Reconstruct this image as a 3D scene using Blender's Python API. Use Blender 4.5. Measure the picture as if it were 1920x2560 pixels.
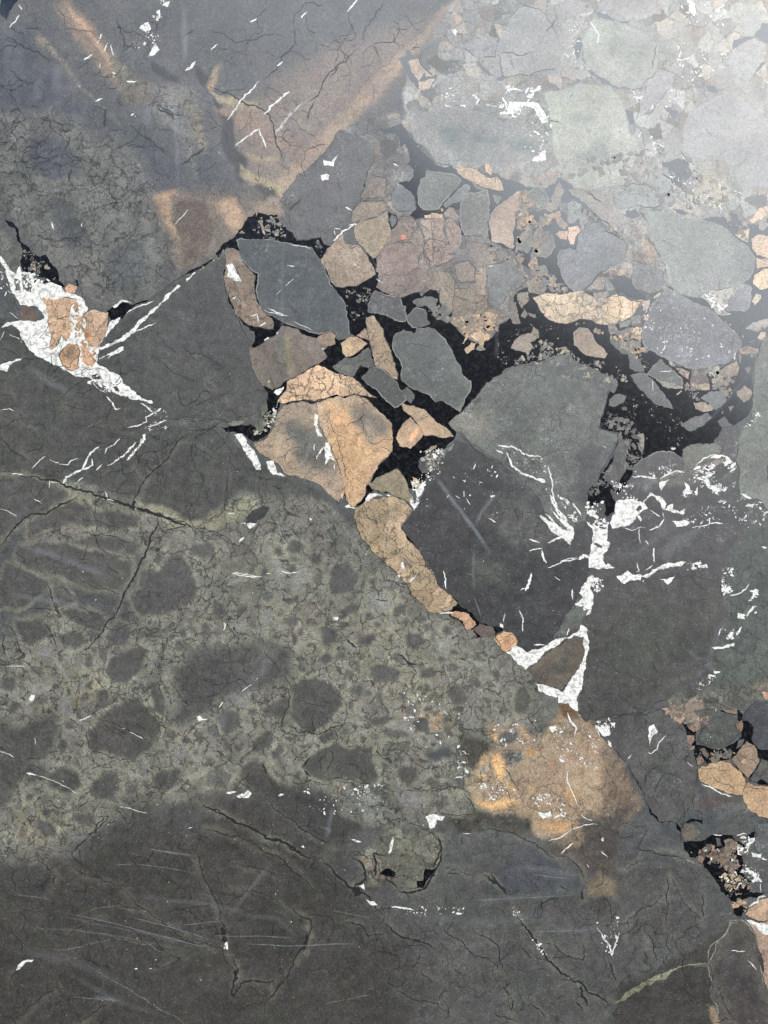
import bpy, math, random
import numpy as np
from mathutils import Vector
from mathutils.geometry import delaunay_2d_cdt

for o in list(bpy.data.objects):
    bpy.data.objects.remove(o)
scene = bpy.context.scene
PX = 0.00075            # metres of slab per traced unit
W0, H0 = 1920.0, 2560.0
TOP = 0.02              # slab thickness
DIST = 1.5

# ------------------------------------------------------------------ camera
cam_data = bpy.data.cameras.new('camera')
cam = bpy.data.objects.new('camera', cam_data)
scene.collection.objects.link(cam)
cam.location = (0, 0, TOP + DIST)
cam.rotation_euler = (0, 0, 0)
cam_data.sensor_fit = 'VERTICAL'
cam_data.sensor_height = 24
cam_data.lens = 24 * DIST / (H0 * PX)
cam_data.clip_start = 0.05
cam_data.clip_end = 100
scene.camera = cam
scene.render.resolution_x = 768
scene.render.resolution_y = 1024

# ------------------------------------------------------------------ light
SUN_EL = math.radians(42)
SUN_AZ = math.radians(40)      # clockwise from +Y
world = bpy.data.worlds.new('World')
scene.world = world
world.use_nodes = True
nt = world.node_tree
nt.nodes.clear()

class NB:
    """small node-building helper"""
    def __init__(s, nt): s.nt = nt
    def n(s, t, **k):
        nd = s.nt.nodes.new(t)
        for a, v in k.items(): setattr(nd, a, v)
        return nd
    def put(s, sock, v):
        if v is None: return
        if isinstance(v, bpy.types.NodeSocket): s.nt.links.new(v, sock)
        else: sock.default_value = v
    def m(s, op, a, b=None, c=None, clamp=False):
        nd = s.n('ShaderNodeMath', operation=op, use_clamp=clamp)
        s.put(nd.inputs[0], a); s.put(nd.inputs[1], b)
        if c is not None: s.put(nd.inputs[2], c)
        return nd.outputs[0]
    def ramp(s, x, a, b, c=0.0, d=1.0):
        nd = s.n('ShaderNodeMapRange', interpolation_type='SMOOTHSTEP')
        for i, v in enumerate((x, a, b, c, d)): s.put(nd.inputs[i], v)
        return nd.outputs[0]
    def noise(s, vec, scale, detail=2.0, rough=0.5, out=0):
        nd = s.n('ShaderNodeTexNoise')
        s.put(nd.inputs['Vector'], vec); nd.inputs['Scale'].default_value = scale
        nd.inputs['Detail'].default_value = detail; nd.inputs['Roughness'].default_value = rough
        return nd.outputs[out]
    def vec(s, op, a, b=None, scale=None):
        nd = s.n('ShaderNodeVectorMath', operation=op)
        s.put(nd.inputs[0], a)
        if b is not None: s.put(nd.inputs[1], b)
        if scale is not None: s.put(nd.inputs['Scale'], scale)
        return nd.outputs[0]
    def mix(s, f, a, b, mode='MIX'):
        nd = s.n('ShaderNodeMix', data_type='RGBA', blend_type=mode)
        s.put(nd.inputs[0], f); s.put(nd.inputs[6], a); s.put(nd.inputs[7], b)
        return nd.outputs[2]

b = NB(nt)
sky = b.n('ShaderNodeTexSky', sky_type='NISHITA', sun_disc=False)
sky.sun_elevation = SUN_EL
sky.sun_rotation = SUN_AZ
bg = b.n('ShaderNodeBackground'); bg.inputs[1].default_value = 0.05
nt.links.new(sky.outputs[0], bg.inputs[0])
# unseen bright cloud bank, added and shaped so the polished slab mirrors its glare
tc = b.n('ShaderNodeTexCoord')
sep = b.n('ShaderNodeSeparateXYZ'); nt.links.new(tc.outputs['Generated'], sep.inputs[0])
z = b.m('MAXIMUM', sep.outputs[2], 0.02)
u = b.m('DIVIDE', sep.outputs[0], z)
v = b.m('DIVIDE', sep.outputs[1], z)
cn = b.noise(tc.outputs['Generated'], 5.0, 4.0, 0.55)
# distance past the added cloud's edge, which bounds the glare
s_ = b.m('ADD', b.m('MULTIPLY', b.m('SUBTRACT', u, 0.095), 0.573), b.m('MULTIPLY', b.m('SUBTRACT', v, 0.405), 0.819))
s_ = b.m('ADD', s_, b.m('MULTIPLY', b.m('SUBTRACT', cn, 0.5), 0.10))
edge = b.ramp(s_, -0.065, 0.045)
edge2 = b.ramp(s_, -0.08, 0.30, 0.0, 0.14)
r = b.m('SQRT', b.m('ADD', b.m('MULTIPLY', u, u), b.m('MULTIPLY', v, v)))
fade = b.ramp(r, 1.05, 0.82)
body = b.m('MULTIPLY', b.m('MULTIPLY', b.m('ADD', b.m('MULTIPLY', edge, 0.84), edge2), fade), b.ramp(cn, 0.25, 0.7, 0.85, 1.1))
GLARE_CLOUD = 9.0
bg2 = b.n('ShaderNodeBackground'); veil = b.m('MULTIPLY', b.m('MULTIPLY', b.ramp(v, 0.15, 0.8), fade), 0.03)
body = b.m('ADD', body, veil)
bg2.inputs[0].default_value = (0.87, 0.93, 1.0, 1)
nt.links.new(b.m('MULTIPLY', body, GLARE_CLOUD), bg2.inputs[1])
add = b.n('ShaderNodeAddShader')
# extra blue sky patch, added to cool the reflection at upper left
bg3 = b.n('ShaderNodeBackground'); bg3.inputs[0].default_value = (0.30, 0.52, 1.0, 1)
nt.links.new(b.m('MULTIPLY', b.m('MULTIPLY', b.ramp(v, 0.22, 0.7), b.ramp(u, 0.35, -0.35, 0.4, 1.0)), b.m('MULTIPLY', fade, 1.15)), bg3.inputs[1])
add3 = b.n('ShaderNodeAddShader')
nt.links.new(bg2.outputs[0], add3.inputs[0]); nt.links.new(bg3.outputs[0], add3.inputs[1])
nt.links.new(bg.outputs[0], add.inputs[0]); nt.links.new(add3.outputs[0], add.inputs[1])
wo = b.n('ShaderNodeOutputWorld'); nt.links.new(add.outputs[0], wo.inputs[0])

sd = bpy.data.lights.new('sun', 'SUN')
sd.energy = 2.0; sd.angle = math.radians(0.6); sd.color = (1.0, 0.92, 0.82)
sun = bpy.data.objects.new('sun', sd); scene.collection.objects.link(sun)
sdir = Vector((math.sin(SUN_AZ) * math.cos(SUN_EL), math.cos(SUN_AZ) * math.cos(SUN_EL), math.sin(SUN_EL)))
sun.rotation_euler = sdir.to_track_quat('Z', 'Y').to_euler()
sun.location = sdir * 5

vs = scene.view_settings
vs.view_transform = 'Standard'; vs.look = 'None'; vs.gamma = 1; vs.use_curve_mapping = False
vs.exposure = 0.22

# ------------------------------------------------------------------ materials
def stone_material(name, rough=0.40):
    m = bpy.data.materials.new(name); m.use_nodes = True
    nt = m.node_tree; nt.nodes.clear(); b = NB(nt)
    tc = b.n('ShaderNodeTexCoord')
    P = b.vec('SCALE', tc.outputs['Object'], scale=1.0 / PX)     # slab coordinates, one unit = 0.75 mm
    tint = b.n('ShaderNodeAttribute', attribute_name='tint').outputs['Color']
    par = b.n('ShaderNodeAttribute', attribute_name='par').outputs['Color']
    ps = b.n('ShaderNodeSeparateColor'); nt.links.new(par, ps.inputs[0])
    crack, speck, rimmy = ps.outputs[0], ps.outputs[1], ps.outputs[2]
    # mineral grain at three sizes
    g1 = b.noise(P, 0.36, 2.0, 0.7)
    g2 = b.noise(P, 0.045, 4.0, 0.6)
    g3 = b.noise(P, 0.008, 3.0, 0.5)
    f = b.m('ADD', b.m('MULTIPLY', b.m('SUBTRACT', g1, 0.5), 2.3), 1.0)
    f = b.m('MULTIPLY', f, b.m('ADD', b.m('MULTIPLY', b.m('SUBTRACT', g2, 0.5), 0.85), 1.0))
    f = b.m('MULTIPLY', f, b.m('ADD', b.m('MULTIPLY', b.m('SUBTRACT', g3, 0.5), 0.75), 1.0))
    f = b.m('MAXIMUM', f, 0.3)
    # warped crackle
    w1 = b.vec('SCALE', b.vec('SUBTRACT', b.noise(P, 0.022, 3.0, 0.6, out=1), (0.5, 0.5, 0.5)), scale=60.0)
    w2 = b.vec('SCALE', b.vec('SUBTRACT', b.noise(P, 0.13, 2.0, 0.6, out=1), (0.5, 0.5, 0.5)), scale=9.0)
    Q = b.vec('ADD', b.vec('ADD', P, w1), w2)
    def net(scale, wid, patch_scale, lo, hi, seed):
        vn = b.n('ShaderNodeTexVoronoi', feature='DISTANCE_TO_EDGE', voronoi_dimensions='2D')
        nt.links.new(b.vec('ADD', Q, (seed * 37.0, seed * 91.0, 0)), vn.inputs['Vector']); vn.inputs['Scale'].default_value = scale
        pn = b.noise(b.vec('ADD', P, (seed * 310.0, seed * 77.0, 0)), patch_scale, 3.0, 0.6)
        th = b.m('MULTIPLY', b.ramp(pn, lo, hi), wid)
        fine = b.noise(b.vec('ADD', P, (seed * 10.0, 5.0, 0)), 0.10, 2.0, 0.6)
        q_ = b.m('DIVIDE', vn.outputs['Distance'], b.m('MAXIMUM', b.m('MULTIPLY', th, b.ramp(fine, 0.3, 0.7, 0.25, 1.1)), 1e-4))
        line = b.ramp(q_, 1.0, 0.45)
        return b.m('MULTIPLY', line, b.ramp(pn, lo - 0.02, lo + 0.06))
    l1 = net(1 / 62.0, 0.06, 0.03, 0.34, 0.56, 0.0)
    l2 = net(1 / 28.0, 0.11, 0.024, 0.38, 0.60, 3.0)
    l3 = net(1 / 14.0, 0.17, 0.020, 0.54, 0.68, 7.0)
    ln = b.m('MAXIMUM', b.m('MAXIMUM', l1, l2), l3)
    ln = b.m('MULTIPLY', b.m('MULTIPLY', ln, crack), 0.9, clamp=True)
    # angular cells inside the broken zones: each small clast its own shade
    def cells(vecin, scale):
        vc = b.n('ShaderNodeTexVoronoi', feature='F1', voronoi_dimensions='2D')
        nt.links.new(vecin, vc.inputs['Vector']); vc.inputs['Scale'].default_value = scale
        return vc.outputs['Color']
    QR = b.vec('ADD', P, b.vec('SCALE', b.vec('SUBTRACT', b.noise(P, 0.05, 2.0, 0.6, out=1), (0.5, 0.5, 0.5)), scale=22.0))
    ca = b.n('ShaderNodeSeparateColor'); nt.links.new(cells(b.vec('ADD', Q, (111.0, 273.0, 0)), 1 / 28.0), ca.inputs[0])
    cb = b.n('ShaderNodeSeparateColor'); nt.links.new(cells(Q, 1 / 62.0), cb.inputs[0])
    f = b.m('MULTIPLY', f, b.m('ADD', 1.0, b.m('MULTIPLY', b.m('MULTIPLY', b.m('SUBTRACT', b.m('ADD', ca.outputs[0], cb.outputs[0]), 1.0), 0.30), crack)))
    cc = b.n('ShaderNodeSeparateColor'); nt.links.new(cells(QR, 1 / 34.0), cc.inputs[0])
    ce = b.n('ShaderNodeTexVoronoi', feature='DISTANCE_TO_EDGE', voronoi_dimensions='2D')
    nt.links.new(QR, ce.inputs['Vector']); ce.inputs['Scale'].default_value = 1 / 34.0
    big = b.ramp(b.noise(P, 0.010, 2.0, 0.5), 0.40, 0.55)
    rz = b.m('MULTIPLY', rimmy, b.m('ADD', 0.35, b.m('MULTIPLY', big, 0.65)))
    f = b.m('MULTIPLY', f, b.m('ADD', 1.0, b.m('MULTIPLY', b.m('SUBTRACT', cc.outputs[0], 0.5), b.m('MULTIPLY', rz, 0.85))))
    rline = b.m('MULTIPLY', b.ramp(ce.outputs['Distance'], 0.075, 0.02), b.m('MULTIPLY', rz, b.ramp(b.noise(P, 0.04, 2.0, 0.6), 0.40, 0.56)))
    rdark = b.m('MULTIPLY', b.m('GREATER_THAN', cc.outputs[1], 0.90), b.m('MULTIPLY', rz, 0.9))
    rtan = b.m('MULTIPLY', b.m('GREATER_THAN', cc.outputs[2], 0.70), b.m('MULTIPLY', rz, 0.35))
    ln = b.m('MAXIMUM', ln, b.m('MULTIPLY', b.m('MAXIMUM', rline, rdark), 0.85))
    # short faint hairlines everywhere
    vn = b.n('ShaderNodeTexVoronoi', feature='DISTANCE_TO_EDGE', voronoi_dimensions='2D')
    nt.links.new(b.vec('MULTIPLY', Q, (1.0, 0.45, 1.0)), vn.inputs['Vector']); vn.inputs['Scale'].default_value = 1 / 75.0
    hl = b.m('MULTIPLY', b.ramp(vn.outputs['Distance'], 0.030, 0.008), b.ramp(b.noise(P, 0.028, 3.0, 0.6), 0.52, 0.66))
    ln = b.m('MAXIMUM', ln, b.m('MULTIPLY', hl, 0.7))
    # dark pits and small smudges
    pit = b.m('MULTIPLY', b.ramp(b.noise(P, 0.11, 2.0, 0.6), 0.66, 0.74), 0.55)
    # pale dust specks and filaments
    fn = b.noise(Q, 0.055, 3.0, 0.65)
    fil = b.ramp(b.m('ABSOLUTE', b.m('SUBTRACT', fn, 0.5)), 0.022, 0.004)
    patch = b.ramp(b.noise(P, 0.020, 3.0, 0.65), 0.50, 0.66)
    blot = b.ramp(b.noise(Q, 0.09, 2.0, 0.6), 0.62, 0.72)
    dots = b.ramp(b.noise(P, 0.36, 1.0, 0.5), 0.70, 0.80)
    sp = b.m('ADD', b.m('MULTIPLY', b.m('MAXIMUM', fil, blot), patch), b.m('MULTIPLY', dots, 0.55), clamp=True)
    sp = b.m('MULTIPLY', b.m('MULTIPLY', sp, speck), 0.75, clamp=True)
    dust = b.m('MULTIPLY', b.ramp(b.noise(P, 0.42, 0.0, 0.5), 0.74, 0.86), b.ramp(g2, 0.35, 0.65, 0.15, 0.6))
    sp = b.m('MAXIMUM', sp, dust)
    tint = b.mix(rtan, tint, (0.30, 0.21, 0.145, 1))
    gc = b.n('ShaderNodeCombineColor')
    for i in range(3): nt.links.new(f, gc.inputs[i])
    col = b.mix(1.0, b.mix(1.0, tint, (1.03, 1.0, 0.93, 1), 'MULTIPLY'), gc.outputs[0], 'MULTIPLY')
    hue = b.noise(P, 0.012, 2.0, 0.5, out=1)
    col = b.mix(0.06, col, b.mix(1.0, col, b.vec('SCALE', hue, scale=2.0), 'MULTIPLY'))
    col = b.mix(b.m('MAXIMUM', ln, pit), col, b.mix(0.75, col, (0.008, 0.008, 0.007, 1)))
    col = b.mix(sp, col, (0.50, 0.49, 0.44, 1))
    bs = b.n('ShaderNodeBsdfPrincipled')
    nt.links.new(col, bs.inputs['Base Color'])
    bs.inputs['IOR'].default_value = 1.5
    nt.links.new(b.ramp(g2, 0.3, 0.7, rough - 0.04, rough + 0.05), bs.inputs['Roughness'])
    out = b.n('ShaderNodeOutputMaterial'); nt.links.new(bs.outputs[0], out.inputs[0])
    return m

def simple_material(name, colour, rough, mottling=0.3, scale=0.12, stain=None, stain_amt=0.5):
    m = bpy.data.materials.new(name); m.use_nodes = True
    nt = m.node_tree; nt.nodes.clear(); b = NB(nt)
    tc = b.n('ShaderNodeTexCoord')
    P = b.vec('SCALE', tc.outputs['Object'], scale=1.0 / PX)
    g = b.noise(P, scale, 4.0, 0.65)
    f = b.m('ADD', b.m('MULTIPLY', b.m('SUBTRACT', g, 0.5), mottling * 3), 1.0)
    gc = b.n('ShaderNodeCombineColor')
    for i in range(3): nt.links.new(f, gc.inputs[i])
    col = b.mix(1.0, colour, gc.outputs[0], 'MULTIPLY')
    if stain:
        k = b.m('MULTIPLY', b.ramp(b.noise(P, 0.075, 6.0, 0.85), 0.47, 0.60), stain_amt)
        col = b.mix(k, col, stain)
    bs = b.n('ShaderNodeBsdfPrincipled')
    nt.links.new(col, bs.inputs['Base Color']); bs.inputs['IOR'].default_value = 1.5
    bs.inputs['Roughness'].default_value = rough
    out = b.n('ShaderNodeOutputMaterial'); nt.links.new(bs.outputs[0], out.inputs[0])
    return m

M_STONE = stone_material('polished breccia stone')
M_BLACK = simple_material('black resinous infill', (0.0022, 0.0022, 0.0022, 1), 0.15, 0.5, 0.05, (0.028, 0.027, 0.026, 1), 0.55)
M_WHITE = simple_material('white calcite', (0.72, 0.70, 0.63, 1), 0.34, 0.22, 0.10, (0.24, 0.225, 0.19, 1), 0.85)
M_RIM = simple_material('pale altered rim', (0.21, 0.20, 0.175, 1), 0.36, 0.5, 0.15)
M_CRACK = simple_material('dark hairline filling', (0.016, 0.016, 0.014, 1), 0.4, 0.5, 0.2)
def film_material():
    m = bpy.data.materials.new('dusty wipe mark'); m.use_nodes = True
    nt = m.node_tree; nt.nodes.clear(); b = NB(nt)
    tc = b.n('ShaderNodeTexCoord')
    P = b.vec('SCALE', tc.outputs['Object'], scale=1.0 / PX)
    al = b.n('ShaderNodeAttribute', attribute_name='par').outputs['Fac']
    a = b.m('MULTIPLY', al, b.ramp(b.noise(P, 0.05, 4.0, 0.7), 0.2, 0.8, 0.5, 1.1), clamp=True)
    bs = b.n('ShaderNodeBsdfDiffuse'); bs.inputs[0].default_value = (0.42, 0.43, 0.46, 1)
    tr = b.n('ShaderNodeBsdfTransparent'); mx = b.n('ShaderNodeMixShader')
    nt.links.new(a, mx.inputs[0]); nt.links.new(tr.outputs[0], mx.inputs[1]); nt.links.new(bs.outputs[0], mx.inputs[2])
    out = b.n('ShaderNodeOutputMaterial'); nt.links.new(mx.outputs[0], out.inputs[0])
    return m
M_FILM = film_material()
M_SCRATCH = simple_material('pale surface scratch', (0.15, 0.15, 0.155, 1), 0.4, 0.6, 0.08)

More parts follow.
